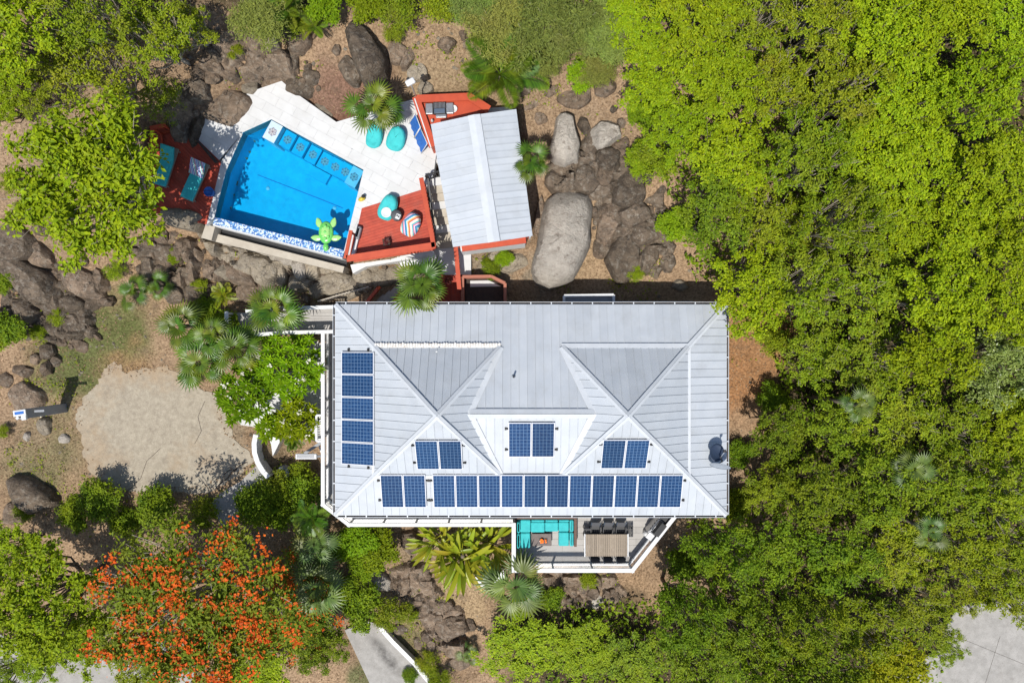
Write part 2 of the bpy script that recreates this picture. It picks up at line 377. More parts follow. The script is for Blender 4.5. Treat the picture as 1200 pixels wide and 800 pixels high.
def gz(x, y): return float(ground(np.array([x]), np.array([y]))[0])
def onground(px, py, dz=0.0):
    z = 4.0
    for _ in range(8):
        x, y = P(px, py, z + dz); z = gz(x, y)
    return Vector((x, y, z))

def axis(a, b, step, far):
    mid = np.arange(a, b + step / 2, step); k = np.cumsum(np.linspace(step, 8, 18))
    return np.concatenate([a - k[::-1], mid, b + k]) if far else mid
gx = axis(-30, 30, .16, True); gy = axis(-20.5, 20.5, .16, True)
GX, GY = np.meshgrid(gx, gy); GZ = ground(GX, GY)
nx_, ny_ = len(gx), len(gy)
me = bpy.data.meshes.new('ground')
co = np.stack([GX.ravel(), GY.ravel(), GZ.ravel()], 1).astype(np.float32)
idx = np.arange(nx_ * ny_).reshape(ny_, nx_)
q = np.stack([idx[:-1, :-1].ravel(), idx[:-1, 1:].ravel(), idx[1:, 1:].ravel(), idx[1:, :-1].ravel()], 1)
def fill_mesh(me, co, quads, smooth=False):
    k = quads.shape[1]
    me.vertices.add(len(co)); me.vertices.foreach_set('co', co.astype(np.float32).ravel())
    me.loops.add(quads.size); me.loops.foreach_set('vertex_index', quads.astype(np.int32).ravel())
    me.polygons.add(len(quads)); me.polygons.foreach_set('loop_start', np.arange(0, quads.size, k, dtype=np.int32))
    me.polygons.foreach_set('loop_total', np.full(len(quads), k, np.int32))
    me.polygons.foreach_set('use_smooth', np.full(len(quads), smooth)); me.update(calc_edges=True)
fill_mesh(me, co, q, True)
# soil colours by place (photo pixel, radius, colour)
SOIL = [(420,130,48,(.17,.075,.05),.95),(400,100,45,(.27,.17,.12),.6),(545,100,80,(.33,.24,.145),.7),(520,120,40,(.34,.25,.15),.7),(870,430,55,(.36,.185,.085),1),(885,385,50,(.35,.19,.09),1),
 (700,300,60,(.38,.27,.16),.7),(690,160,60,(.33,.24,.16),.6),(130,395,50,(.145,.16,.055),.95),(80,430,45,(.15,.165,.06),.95),(60,520,50,(.19,.185,.085),.6),(40,555,40,(.17,.17,.08),.6),(160,440,30,(.34,.21,.11),.7),
 (30,500,40,(.36,.26,.17),.6),(530,700,35,(.40,.29,.17),.9),(490,650,30,(.30,.23,.15),.7),(680,690,40,(.26,.20,.14),.7),(745,680,30,(.36,.24,.14),.7),(490,760,30,(.17,.16,.07),.7),(430,790,25,(.17,.18,.08),.8),
 (40,160,50,(.34,.25,.17),.6),(60,260,40,(.30,.23,.16),.6),(640,330,30,(.25,.21,.155),.8),(580,310,30,(.25,.22,.17),.8),(260,520,30,(.34,.27,.18),.8),(320,530,20,(.24,.18,.11),.8)]
base = np.array([.345, .238, .148]); C = np.tile(base, (len(co), 1))
nz = fbm(co[:, 0], co[:, 1], .35, 21)[:, None]; C *= .8 + .5 * nz
PXc = 600 + co[:, 0] * FPX / (CAMZ - co[:, 2]); PYc = 400 - co[:, 1] * FPX / (CAMZ - co[:, 2])
wob = (fbm(co[:, 0], co[:, 1], .8, 31) - .5) * 70
for a, b, r, c, s in SOIL:
    dd = np.hypot(PXc - a, PYc - b) + wob; w = np.clip(1.5 - dd / r, 0, 1) * s; w = (w * w * (3 - 2 * w))[:, None]
    C = C * (1 - w) + np.array(c) * w
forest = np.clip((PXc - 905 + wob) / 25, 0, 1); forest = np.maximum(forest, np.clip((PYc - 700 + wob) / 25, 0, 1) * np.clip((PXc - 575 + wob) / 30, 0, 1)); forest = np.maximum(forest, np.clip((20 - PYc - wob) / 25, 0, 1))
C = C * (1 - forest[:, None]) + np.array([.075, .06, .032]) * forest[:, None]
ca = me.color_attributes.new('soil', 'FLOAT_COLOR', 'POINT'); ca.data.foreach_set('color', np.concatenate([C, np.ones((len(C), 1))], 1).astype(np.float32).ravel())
m, nt, b, out = nodes('hillside_soil')
at = nd(nt, 'ShaderNodeVertexColor', layer_name='soil'); pos = nd(nt, 'ShaderNodeNewGeometry').outputs['Position']
n1 = noise(nt, pos, 9, 8, .72); n2 = noise(nt, pos, 28, 5, .7); n3 = noise(nt, pos, 1.4, 7, .7)
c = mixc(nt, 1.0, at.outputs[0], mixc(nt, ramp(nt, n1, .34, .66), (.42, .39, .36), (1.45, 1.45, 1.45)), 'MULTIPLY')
c = mixc(nt, math_n(nt, 'MULTIPLY', ramp(nt, n2, .58, .66), .55), c, (.46, .36, .25))
c = mixc(nt, math_n(nt, 'MULTIPLY', ramp(nt, n3, .56, .68), .5), c, (.15, .11, .075))
lnk(nt, c, b.inputs['Base Color']); b.inputs['Roughness'].default_value = 1; b.inputs['Specular IOR Level'].default_value = .1
bp = nd(nt, 'ShaderNodeBump'); bp.inputs['Strength'].default_value = .9; bp.inputs['Distance'].default_value = .1
lnk(nt, math_n(nt, 'ADD', n1, math_n(nt, 'MULTIPLY', n2, .4)), bp.inputs['Height']); lnk(nt, bp.outputs[0], b.inputs['Normal'])
tag(link('ground', me, m), 'tan dirt hillside with leaf litter and dry grass', 'ground', kind='structure')

def slab(name, pts, z, mat, label, cat, thick=.35):
    mb = MB(); o = MB().prism(pts, z - thick, z)
    return thing(name, o, mat, label, cat, kind='structure', base=(pts[0][0], pts[0][1], z - thick))
# ragged edge for the parking slab
pp = []
pd = poly(PADPX, 3.7)
for i in range(len(pd)):
    a, b_ = Vector(pd[i]), Vector(pd[(i + 1) % len(pd)])
    for k in range(6):
        t = k / 6; v = a.lerp(b_, t); j = .10 if k else .05
        pp.append((v.x + R.uniform(-j, j), v.y + R.uniform(-j, j)))
slab('parking_pad', pp, 3.72, M['concrete'], 'ragged beige concrete parking pad beside the garden', 'parking pad')
pad_o = bpy.data.objects['parking_pad']
for ck in ([(252,573),(258,566),(266,561),(271,554),(277,550),(276,545)], [(262,556),(268,551),(276,550),(281,545),(290,541)], [(150,575),(165,560),(172,540),(188,525)], [(240,470),(232,488),(236,505),(228,520)]):
    mb = MB()
    for i in range(len(ck) - 1): mb.beam(P3(*ck[i], 3.722), P3(*ck[i + 1], 3.722), .05 if ck[0][0] > 245 else .02, .008)
    mb.build('crack', M['soil'], pad_o)
slab('garden_path', poly([(247,590),(279,556),(301,537),(312,545),(318,560),(300,600),(260,615)], 3.6), 3.66, M['concgrey'], 'grey concrete path at the corner of the parking pad', 'path')
dv = slab('driveway', poly([(404,738),(430,727),(448,733),(517,815),(440,815)], .6), .6, M['concgrey'], 'grey concrete driveway with a dark tyre streak beside a white kerb', 'driveway')
sm, nt, b, out = nodes('tyre_streak'); b.inputs['Base Color'].default_value = (.12, .11, .10, 1); b.inputs['Roughness'].default_value = .9
tc = nd(nt, 'ShaderNodeTexCoord'); sx = nd(nt, 'ShaderNodeSeparateXYZ'); lnk(nt, tc.outputs['Object'], sx.inputs[0])
fa = ramp(nt, math_n(nt, 'ABSOLUTE', sx.outputs[1]), .42, .05); fb = ramp(nt, math_n(nt, 'ABSOLUTE', sx.outputs[0]), 1.6, .6); fc = ramp(nt, noise(nt, tc.outputs['Object'], 2.5, 6, .7), .3, .7)
al = math_n(nt, 'MULTIPLY', math_n(nt, 'MULTIPLY', fa, fb), math_n(nt, 'MULTIPLY', fc, .75)); lnk(nt, al, b.inputs['Alpha'])
ts = MB().add([(-1.6, -.42, 0), (1.6, -.42, 0), (1.6, .42, 0), (-1.6, .42, 0)], [(0, 1, 2, 3)]).build('tyre_streak', sm, dv, True)
ts.location = P3(452, 768, .604) - dv.location; ts.rotation_euler = (0, 0, math.radians(-50))
mb = MB()
kp = [P3(446, 733, .75), P3(461, 750, .75), P3(487, 776, .75), P3(520, 818, .75)]
for i in range(3): mb.beam(kp[i], kp[i + 1], .22, .42)
thing('kerb', mb, M['white'], 'low white kerb wall along the grey driveway', 'kerb')
slab('concrete_yard', poly([(1040,800),(1100,760),(1112,728),(1122,712),(1150,703),(1250,690),(1250,850),(1030,850)], .9), .9, M['concgrey'], 'pale concrete yard in the clearing among the trees', 'yard')
slab('lower_road', poly([(-30,725),(30,760),(90,775),(165,745),(175,720),(225,715),(230,850),(-30,850)], 1.4), 1.42, M['concgrey'], 'concrete road half hidden below the flowering tree', 'road')
slab('patio', poly([(258,425),(300,405),(378,395),(378,520),(330,500),(300,500),(268,495)], 3.5), 3.62, M['paver'], 'white paved patio under the plumeria', 'patio')
# joints of the yard
mb = MB()
for a, b_ in (((1120,745),(1210,782)),((1172,745),(1150,815))):
    p, q_ = P3(*a, .902), P3(*b_, .902); mb.beam(p, q_, .012, .008)
thing('yard_joint', mb, M['soil'], 'dark joint lines crossing the pale concrete yard', 'joint', kind='structure')

# ------------------------------------------------------------------ pool terrace
zp = ZP
pool_deck = empty('pool_terrace', P3(380, 200, zp - .3), 'white paved terrace wrapping round the swimming pool', 'terrace'); pool_deck['kind'] = 'structure'
pieces = [poly(p, zp) for p in (
 [(318,140),(330,95),(345,108),(394,143),(426,199)], [(394,143),(485,116),(518,130),(508,205),(426,199)],
 [(426,199),(508,205),(498,225),(424,246)], [(426,199),(424,246),(410,303),(403,294)],
 [(298,106),(330,95),(318,140),(285,155)], [(238,135),(298,106),(285,155),(258,190),(230,163)],
 [(285,155),(265,200),(257,188)], [(265,200),(251,255),(241,264),(258,188)],
 [(511,190),(518.5,130),(600,125),(622,278),(548,290),(530,205)])]
ang = math.atan2(-(199 - 140), 426 - 318)
planks(pieces, ang, .46, .92, zp - .08, zp, .005, 'paver', M['paver'], pool_deck, jit=.002)
mb = MB()
for pg in pieces: mb.prism(pg, zp - .55, zp - .081)
mb.build('terrace_bed', M['paver'], pool_deck)

# the pool
pool = empty('swimming_pool', P3(335, 220, 4.4), 'angular blue swimming pool with a mosaic infinity edge', 'swimming pool')
pw = poly(POOL, zp)
m, nt, b, out = nodes('blue_pool_plaster')
pos = nd(nt, 'ShaderNodeNewGeometry').outputs['Position']
c = mixc(nt, ramp(nt, noise(nt, pos, 3.2, 6, .65), .3, .7), (.006, .42, .63), (.012, .58, .80)); c = mixc(nt, ramp(nt, noise(nt, pos, .5, 3), .4, .7), c, (.008, .45, .68))
lnk(nt, c, b.inputs['Base Color']); b.inputs['Roughness'].default_value = .8
M['plaster'] = m
m, nt, b, out = nodes('pool_water')
gl = nd(nt, 'ShaderNodeBsdfGlossy'); gl.inputs['Roughness'].default_value = .04
tr = nd(nt, 'ShaderNodeBsdfTransparent'); tr.inputs[0].default_value = (.62, .90, .985, 1)
fr = nd(nt, 'ShaderNodeFresnel'); fr.inputs[0].default_value = 1.33
pos = nd(nt, 'ShaderNodeNewGeometry').outputs['Position']
bp = nd(nt, 'ShaderNodeBump'); bp.inputs['Strength'].default_value = .6; bp.inputs['Distance'].default_value = .06; lnk(nt, noise(nt, pos, 5.5, 3), bp.inputs['Height'])
lnk(nt, bp.outputs[0], fr.inputs['Normal']); lnk(nt, bp.outputs[0], gl.inputs['Normal'])
mx = nd(nt, 'ShaderNodeMixShader'); lnk(nt, fr.outputs[0], mx.inputs[0]); lnk(nt, tr.outputs[0], mx.inputs[1]); lnk(nt, gl.outputs[0], mx.inputs[2]); lnk(nt, mx.outputs[0], out.inputs[0])
M['water'] = m
# mosaic band: small blue and white tesserae
m, nt, b, out = nodes('blue_white_mosaic')
pos = nd(nt, 'ShaderNodeNewGeometry').outputs['Position']
v = nd(nt, 'ShaderNodeTexVoronoi'); v.inputs['Scale'].default_value = 17; lnk(nt, pos, v.inputs['Vector'])
sp = nd(nt, 'ShaderNodeSeparateColor'); lnk(nt, v.outputs['Color'], sp.inputs[0])
c = mixc(nt, ramp(nt, sp.outputs[0], .46, .52), (.62, .70, .76), (.07, .17, .42)); c = mixc(nt, ramp(nt, sp.outputs[1], .8, .85), c, (.16, .36, .62))
lnk(nt, c, b.inputs['Base Color']); b.inputs['Roughness'].default_value = .25
M['mosaic'] = m
zf = zp - 1.5
MB().prism(pw, zf - .2, zf).build('floor', M['plaster'], pool)
n = len(pw)
wallh = {}
cen = Vector((sum(p[0] for p in pw) / n, sum(p[1] for p in pw) / n))
for i in range(n):
    a, b_ = Vector(pw[i]), Vector(pw[(i + 1) % n])
    if i == 3: continue
    o = Vector((b_.y - a.y, -(b_.x - a.x))).normalized()
    if o.dot(a - cen) < 0: o = -o
    MB().prism([tuple(a), tuple(b_), tuple(b_ + o * .1), tuple(a + o * .1)], zf - .2, zp - .003).build('side_wall', M['plaster'], pool)
# infinity edge: thick weir wall just under the water, mosaic on top
a, b_ = Vector(pw[3]), Vector(pw[4]); o = Vector((b_.y - a.y, -(b_.x - a.x))).normalized()
if o.dot(a - cen) < 0: o = -o
MB().prism([tuple(a - o * .02), tuple(b_ - o * .02), tuple(b_ + o * .30), tuple(a + o * .30)], zf - .2, zp - .07).build('weir_wall', M['plaster'], pool)
MB().prism([tuple(a - o * .03), tuple(b_ - o * .03), tuple(b_ + o * .305), tuple(a + o * .305)], zp - .069, zp - .028).build('mosaic_edge', M['mosaic'], pool)
e0, e1 = a + o * .31, b_ + o * .31
MB().prism([tuple(e0), tuple(e1), tuple(e1 + o * .07), tuple(e0 + o * .07)], zf - .2, zp - .05).build('edge_lip', M['paver'], pool)
ws = [Vector(p) for p in pw]; ws[3] = a - o * .031; ws[4] = b_ - o * .031
MB().prism([tuple(p) for p in ws], zp - .036, zp - .034).build('water', M['water'], pool)
# overflow channel below the edge
c0, c1 = a + o * .39, b_ + o * .39
MB().prism([tuple(c0), tuple(c1), tuple(c1 + o * .28), tuple(c0 + o * .28)], 4.4, 4.95).build('overflow_channel', M['black'], pool)
MB().prism([tuple(c0 + o * .28), tuple(c1 + o * .28), tuple(c1 + o * .66), tuple(c0 + o * .58)], 3.6, 5.25).build('channel_wall', M['stonewall'], pool)
MB().prism([tuple(c1), tuple(c1 + o * .66), tuple(c1 + o * .66 + (b_ - a).normalized() * .5), tuple(c1 + (b_ - a).normalized() * .45)], 3.6, 5.7).build('channel_end', M['stonewall'], pool)
# steps along the far side, each with a medallion
B, Cc = Vector(pw[1]), Vector(pw[2]); ed = (Cc - B).normalized(); L = (Cc - B).length; inn = Vector((ed.y, -ed.x))
if inn.dot(cen - B) < 0: inn = -inn
depths = [.022, .42, .62, .84, .98, .84, .62, .22]
ww = [.40, 1, 1, 1, 1, 1, 1, .98]; ww[0] = 1.05; tot = sum(ww)
m, nt, b, out = nodes('step_medallion')
tc = nd(nt, 'ShaderNodeTexCoord'); mp = nd(nt, 'ShaderNodeSeparateXYZ'); lnk(nt, tc.outputs['Object'], mp.inputs[0])
rr = math_n(nt, 'SQRT', math_n(nt, 'ADD', math_n(nt, 'MULTIPLY', mp.outputs[0], mp.outputs[0]), math_n(nt, 'MULTIPLY', mp.outputs[1], mp.outputs[1])))
an = math_n(nt, 'ARCTAN2', mp.outputs[1], mp.outputs[0])
pet = math_n(nt, 'MULTIPLY_ADD', math_n(nt, 'SINE', math_n(nt, 'MULTIPLY', an, 7)), .07, .13)
c = mixc(nt, math_n(nt, 'GREATER_THAN', rr, pet), (.52, .50, .48), (.26, .24, .27))
c = mixc(nt, math_n(nt, 'LESS_THAN', rr, .05), c, (.18, .10, .10))
c = mixc(nt, math_n(nt, 'GREATER_THAN', noise(nt, tc.outputs['Object'], 22, 2), .55), c, (.30, .34, .42))
lnk(nt, c, b.inputs['Base Color']); b.inputs['Roughness'].default_value = .4
M['medal'] = m
M['steptile'] = surf('pale_step_tile', (.55, .66, .74), (.48, .60, .70), .5, 4)
t = 0
for i, (dp, w) in enumerate(zip(depths, ww)):
    t0, t1 = t / tot * L, (t + w) / tot * L; t += w
    wid = .80 if i not in (0, 7) else .90
    s0, s1 = B + ed * (t0 + .02) + inn * .03, B + ed * (t1 - .02) + inn * .03
    st = MB().prism([tuple(s0), tuple(s1), tuple(s1 + inn * wid), tuple(s0 + inn * wid)], zf + .01, zp - dp).build('step', M['steptile'] if i in (0, 7) else M['plaster'], pool)
    cc = (s0 + s1) / 2 + inn * wid * .5
    vs = [(0, 0, 0)] + [((.23 + .025 * math.sin(k * 1.57)) * .85 * math.cos(k * math.pi / 12), (.23 + .025 * math.sin(k * 1.57)) * .85 * math.sin(k * math.pi / 12), 0) for k in range(24)]
    mdl = MB().add(vs, [(0, 1 + k, 1 + (k + 1) % 24) for k in range(24)]).build('medallion', M['medal'], st, local=True)
    mdl.location = Vector((cc.x, cc.y, zp - dp + .006)) - pool.location
# lower step tucked in front and pool lights
s0 = B + ed * (L * .44) + inn * .86; s1 = B + ed * (L * .66) + inn * .86
MB().prism([tuple(s0), tuple(s1), tuple(s1 + inn * .5), tuple(s0 + inn * .5)], zf + .01, zf + .28).build('step', M['plaster'], pool)
for a_, b2 in ((314, 221), (392, 244)):
    l = P3(a_, b2, zf); MB().lathe([(.09, 0), (.09, .02), (.05, .03)], (l.x, l.y, zf + .002), 12).build('floor_light', M['steptile'], pool)
mb = MB()
for (a_, b2, a3, b3) in ((302,205,372,232), (372,232,402,244)):
    mb.beam(P3(a_, b2, zf + .008), P3(a3, b3, zf + .008), .03, .01)
mb.build('floor_joint', M['blue'], pool)

# red timber decks
def rail(name, pts, z, h, mat, parent, w=.13, post=1.4, low=True, bal=0, t=.07, cable=0):
    rl = MB(); pts = [Vector((p[0], p[1], z)) for p in pts]
    for i in range(len(pts) - 1):
        a, b_ = pts[i], pts[i + 1]; d = (b_ - a).normalized()
        rl.beam(a + Vector((0, 0, h)) - d * w * .5, b_ + Vector((0, 0, h + .003 * i)) + d * w * .5, w, t)
    r = rl.build(name, mat, parent)
    for i in range(len(pts) - 1):
        a, b_ = pts[i], pts[i + 1]; L = (b_ - a).length; k = max(1, round(L / post))
        if low:
            MB().beam(a + Vector((0, 0, .10)), b_ + Vector((0, 0, .10)), w * .6, .07).build('bottom_rail', mat, parent)
        for j in range(k + (1 if i == len(pts) - 2 else 0)):
            p = a.lerp(b_, j / k); MB().box((p.x, p.y, z + h / 2 - .02), (.085, .085, h - t * .6), math.atan2(b_.y - a.y, b_.x - a.x)).build('post', mat, parent)
        if bal:
            mb = MB(); nb = int(L / bal)
            for j in range(1, nb): p = a.lerp(b_, j / nb); mb.box((p.x, p.y, z + h / 2 + .03), (.035, .035, h - .2))
            if mb.v: mb.build('balusters', mat, parent)['kind'] = 'stuff'
        if cable:
            mb = MB()
            for j in range(cable):
                zz = Vector((0, 0, .2 + j * (h - .3) / cable)); mb.beam(a + zz, b_ + zz, .012, .012)
            mb.build('cables', M['steel'], parent)['kind'] = 'stuff'
    return r
rdR = empty('red_deck', P3(460, 265, zp - .4), 'square red timber deck with railings between pool and stairs', 'deck')
pc = poly([(424,244),(495,222),(506,288),(411,303)], zp + .02)
planks([pc], math.atan2(22, 71), .135, 5, zp - .05, zp + .02, .008, 'deck_board', M['red'], rdR, False)
MB().prism(poly([(425,246),(494,224),(504,286),(413,301)], zp), zp - .5, zp - .06).build('deck_frame', M['white'], rdR)
r1 = [P(494, 211, zp + .95), P(508, 287, zp + .95), P(410, 302.5, zp + .95)]
rail('top_rail', [P(494, 211, zp + .95), P(508, 287, zp + .95)], zp, .95, M['redrail'], rdR, .20, 1.3, bal=.16)
rail('top_rail', [P(506, 288, zp + .95), P(410, 302.5, zp + .95)], zp, .95, M['redrail'], rdR, .30, 1.3, bal=.14)
rail('top_rail', [P(411, 272, zp + .95), P(405, 301, zp + .95)], zp, .95, M['redrail'], rdR, .16, 1.3)
MB().prism(poly([(419,273),(422,273),(415,301),(411,301)], zp + .2), zp - .3, zp + .25).build('side_wall', M['paver'], rdR)
MB().prism(poly([(412,311),(508,294),(512,303),(500,301),(430,313),(415,321)], 5.0), 4.0, 5.25).build('base_wall', M['white'], rdR)
rdL = empty('red_deck', P3(210, 205, zp - .4), 'red timber sun deck shaded by the yellow-green tree at the pool', 'deck')
pc = poly([(176,150),(216,148),(259,190),(242,263),(165,246)], zp + .02)
planks([pc], math.atan2(-42, 43), .135, 8, zp - .05, zp + .02, .008, 'deck_board', M['red'], rdL, False)
MB().prism(poly([(178,152),(215,150),(257,190),(240,261),(168,244)], zp), zp - .5, zp - .06).build('deck_frame', M['redrail'], rdL)
rail('top_rail', [P(181, 172, zp + .9), P(178, 150, zp + .9), P(192, 147, zp + .9)], zp, .9, M['redrail'], rdL, .16, 1.2)
MB().prism(poly([(222,155),(228,160),(256,190),(252,191)], zp + .1), zp - .3, zp + .2).build('bench_wall', M['soil'], rdL)
# beige retaining wall in front of the left deck is made of boulders (below)

# ------------------------------------------------------------------ stairs beside the cabana, landing, lower deck
stairs = empty('garden_stairs', P3(515, 250, 4.4), 'pale stone stairs going down between red deck and cabana', 'stairs')
ns = 9
for i in range(ns):
    z = zp - (i + 1) * (zp - 4.62) / ns
    y0, y1 = 209 + i * 9.2, 209 + (i + 1) * 9.2
    k = lambda y: (y - 209) * 11 / 82
    MB().prism(poly([(500 + k(y0), y0), (540 + k(y0), y0 - 4), (540 + k(y1), y1 - 4), (500 + k(y1), y1)], z), 4.2, z).build('step', M['stonewall'] if i % 3 else M['paver'], stairs)
MB().prism(poly([(508,290),(552,284),(552,322),(514,322),(495,314),(468,312),(470,304)], 4.6), 4.2, 4.60).build('landing', M['paver'], stairs)
bl = empty('black_balustrade', P3(513, 205, zp), 'short black metal balustrade at the top of the stairs', 'balustrade')
rail('top_rail', [P(500, 205, zp + .95), P(516, 200, zp + .95)], zp, .95, M['black'], bl, .06, .8, bal=.13, t=.05)
bl2 = empty('black_handrail', P3(505, 240, 5.3), 'black stair handrail running beside the red deck', 'handrail')
for i in range(4):
    z = zp - i * .38; p = P3(501.5 + i * 2.9, 212 + i * 22, z); MB().beam(p, p + Vector((0, 0, .95)), .05, .05).build('post', M['black'], bl2)
MB().beam(P3(501.5, 209, zp + .93), P3(511, 284, 4.75 + .93), .07, .05).build('top_rail', M['black'], bl2)
lowd = empty('lower_red_deck', P3(530, 340, 4.2), 'small red landing deck against the house eave', 'deck')
planks([poly([(515,322),(543,321),(543,372),(505,372)], 4.56)], math.pi / 2, .14, 5, 4.45, 4.56, .008, 'deck_board', M['red'], lowd, False)
rail('top_rail', [P(534, 290, 5.5), P(538, 337, 5.5)], 4.5, .95, M['redrail'], lowd, .20, 1.2, bal=.16)
rail('top_rail', [P(508, 337, 5.2), P(510, 348, 5.2)], 4.4, .8, M['redrail'], lowd, .14, 1.2)
st2 = empty('red_stairs', P3(452, 345, 3.6), 'short grey steps with red side boards behind the house', 'stairs')
for i in range(5):
    z = 4.5 - i * .17
    MB().prism(poly([(470 - i * 7, 331 + i * 4.5), (477 - i * 7, 338 + i * 4.5), (468 - i * 7, 362 + i * 3), (456 - i * 7, 346 + i * 4)], z), 3.5, z).build('step', M['concgrey'], st2)
MB().beam(P3(444, 337, 4.6), P3(429, 356, 4.1), .14, .3).build('side_board', M['redrail'], st2)
MB().beam(P3(476, 334, 4.75), P3(459, 358, 4.3), .14, .3).build('side_board', M['redrail'], st2)
# white steel ladder-like fence on the slope
lf = empty('slope_fence', P3(395, 343, 4.2), 'thin pale picket fence along the slope above the walkway', 'fence')
mb = MB(); pa, pb = P3(372, 353, 4.9), P3(432, 336, 4.9)
MB().beam(pa, pb, .05, .05).build('top_rail', M['stonewall'], lf); MB().beam(pa - Vector((0, .0, .5)), pb - Vector((0, 0, .5)), .04, .04).build('bottom_rail', M['stonewall'], lf)
for i in range(16):
    p = pa.lerp(pb, (i + .5) / 16); MB().beam(p - Vector((0, 0, .75)), p + Vector((0, 0, .03)), .035, .035).build('picket', M['stonewall'], lf)

# planter box behind the house
pl = empty('planter_box', P3(568, 345, 4.0), 'brown walled planter box with bare soil at the eave', 'planter')
zt = 5.15
ring = [(543,357),(543,325.5),(576,325),(592,333),(592,362)]
for i in range(4):
    MB().beam(P3(*ring[i], zt - .5), P3(*ring[i + 1], zt - .5 + .002 * i), .14, 1.2).build('side_board', M['fadedred'], pl)
MB().prism(poly([(545,327),(575,327),(590,335),(590,362),(545,362)], 4.7), 4.0, 4.72).build('soil', M['soil'], pl)
MB().prism(poly([(551,329),(573,328.5),(587,335.5),(551,336)], 4.75), 4.7, 4.76).build('slab', M['paver'], pl)

# ------------------------------------------------------------------ cabana
ze = zp + 2.35
cab = empty('cabana', P3(565, 208, zp), 'pool cabana with a pale ribbed metal gable roof', 'cabana')
TL, TR, BR, BL = P3(505, 146, ze), P3(605, 128, ze), P3(624, 276.5, ze), P3(531, 289.5, ze)
RT, RB = P3(555.5, 135, ze + .34), P3(579, 283.5, ze + .34)
roof = MB().add([tuple(v) for v in (TL, BL, BR, TR)], [(0, 1, 2, 3)]).build('roof', M['white'], cab)
def sheets(face, pitch, parent, mat, name='roof_sheet', th=.018, rib=.026, ribw=.03, off=0.0):
    """cuts a roof plane into standing-seam sheets running down the slope"""
    face = [Vector(p) for p in face]; nrm = Vector((0, 0, 0))
    for i in range(len(face)):
        nrm += (face[i] - face[0]).cross(face[(i + 1) % len(face)] - face[0])
    nrm.normalize()
    if nrm.z < 0: nrm = -nrm
    u = Vector((0, 0, 1)).cross(nrm).normalized(); v = nrm.cross(u); o = face[0]
    pg = [((p - o).dot(u), (p - o).dot(v)) for p in face]
    lo, hi = min(p[0] for p in pg), max(p[0] for p in pg); k = max(1, round((hi - lo) / pitch)); w = (hi - lo) / k
    for i in range(k):
        mb = MB()
        for a, b_, t0, t1 in ((lo + i * w + .002, lo + (i + 1) * w - .002, 0, th), (lo + i * w + .003, lo + i * w + ribw, th + .0005, th + rib)):
            c = cell(pg, (1, 0), (0, 1), a, b_, -1e3, 1e3)
            if not c: continue
            n = len(c); vs = [o + u * x + v * y + nrm * (t + off) for t in (t0, t1) for x, y in c]
            s = sum(c[q][0] * c[(q + 1) % n][1] - c[(q + 1) % n][0] * c[q][1] for q in range(n))
            f = [tuple(range(n - 1, -1, -1)), tuple(range(n, 2 * n))] + [(q, (q + 1) % n, n + (q + 1) % n, n + q) for q in range(n)]
            mb.add(vs, f if s > 0 else [x[::-1] for x in f])
        if mb.v: mb.build(name, mat, parent)
sheets([TL, RT, RB, BL], .30, roof, M['roof']); sheets([RT, TR, BR, RB], .30, roof, M['roof'])
dr = (RB - RT).normalized()
for dx in (-.13, .13):
    s_ = Vector((dr.y, -dr.x, 0)) * dx
    MB().beam(RT + s_ + Vector((0, 0, .045)), RB + s_ + Vector((0, 0, .045)), .27, .03, up=(s_.x * 1.1, s_.y * 1.1, .8)).build('ridge_cap', M['roof_trim'], roof)
MB().beam(RT + Vector((0, 0, .068)), RB + Vector((0, 0, .068)), .05, .03).build('ridge_cap', M['roof_trim'], roof)
def inset(a, b, t): return a.lerp(b, t)
cc = (TL + BR) / 2
for c_ in (TL, TR, BR, BL):
    p = c_.lerp(cc, .12); MB().box((p.x, p.y, (zp + ze) / 2 - .1), (.16, .16, ze - zp - .2), .14).build('post', M['redrail'], cab)
# red end beam and white parapet seen below the lower eave, back wall
MB().beam(P3(541, 289.5, zp + .95), P3(616, 279.5, zp + .95), .42, .10).build('counter_top', M['redrail'], cab)
MB().beam(P3(541, 293, zp + .1), P3(615, 284, zp + .1), .30, 1.5).build('parapet', M['white'], cab)
MB().beam(TR.lerp(cc, .08) - Vector((0, 0, 1.3)), BR.lerp(cc, .08) - Vector((0, 0, 1.3)), .12, 2.1).build('back_wall', M['redrail'], cab)

# ------------------------------------------------------------------ house
ZE = 7.0
X0, X1, Y0, Y1 = -8.02, 9.73, -7.87, 1.67
S = .3346; hw = (Y1 - Y0) / 2; ZR = ZE + hw * S; YR = (Y0 + Y1) / 2
house = empty('house', (0.85, -3.1, 1.5), 'large villa with pale ribbed metal hip roof and solar panels', 'house')
MB().prism([(-6.9, .9), (8.9, .9), (8.9, -5.4), (-6.9, -5.4)], .6, ZE - .12).build('wall', M['wall'], house)
M['glass'] = surf('window_glass', (.03, .045, .05), (.02, .03, .035), .08, 2, spec=.8)
for x in (-5.3, -2.7, -.1, 2.5, 5.1, 7.5):
    w = MB().box((x, -5.44, ZD + 1.1), (1.7, .09, 2.1)).build('glass_door', M['white'], house)
    for s_ in (-.4, .4): MB().box((x + s_, -5.495, ZD + 1.1), (.7, .03, 1.9)).build('pane', M['glass'], w)
for y in (-.6, -2.4, -4.2):
    w = MB().box((-6.94, y, ZD + 1.25), (.09, 1.1, 1.2)).build('window', M['white'], house); MB().box((-6.995, y, ZD + 1.25), (.03, .95, 1.05)).build('pane', M['glass'], w)
c4 = [Vector((X0, Y1, ZE)), Vector((X1, Y1, ZE)), Vector((X1, Y0, ZE)), Vector((X0, Y0, ZE))]
rl, rr_ = Vector((X0 + hw, YR, ZR)), Vector((X1 - hw, YR, ZR))
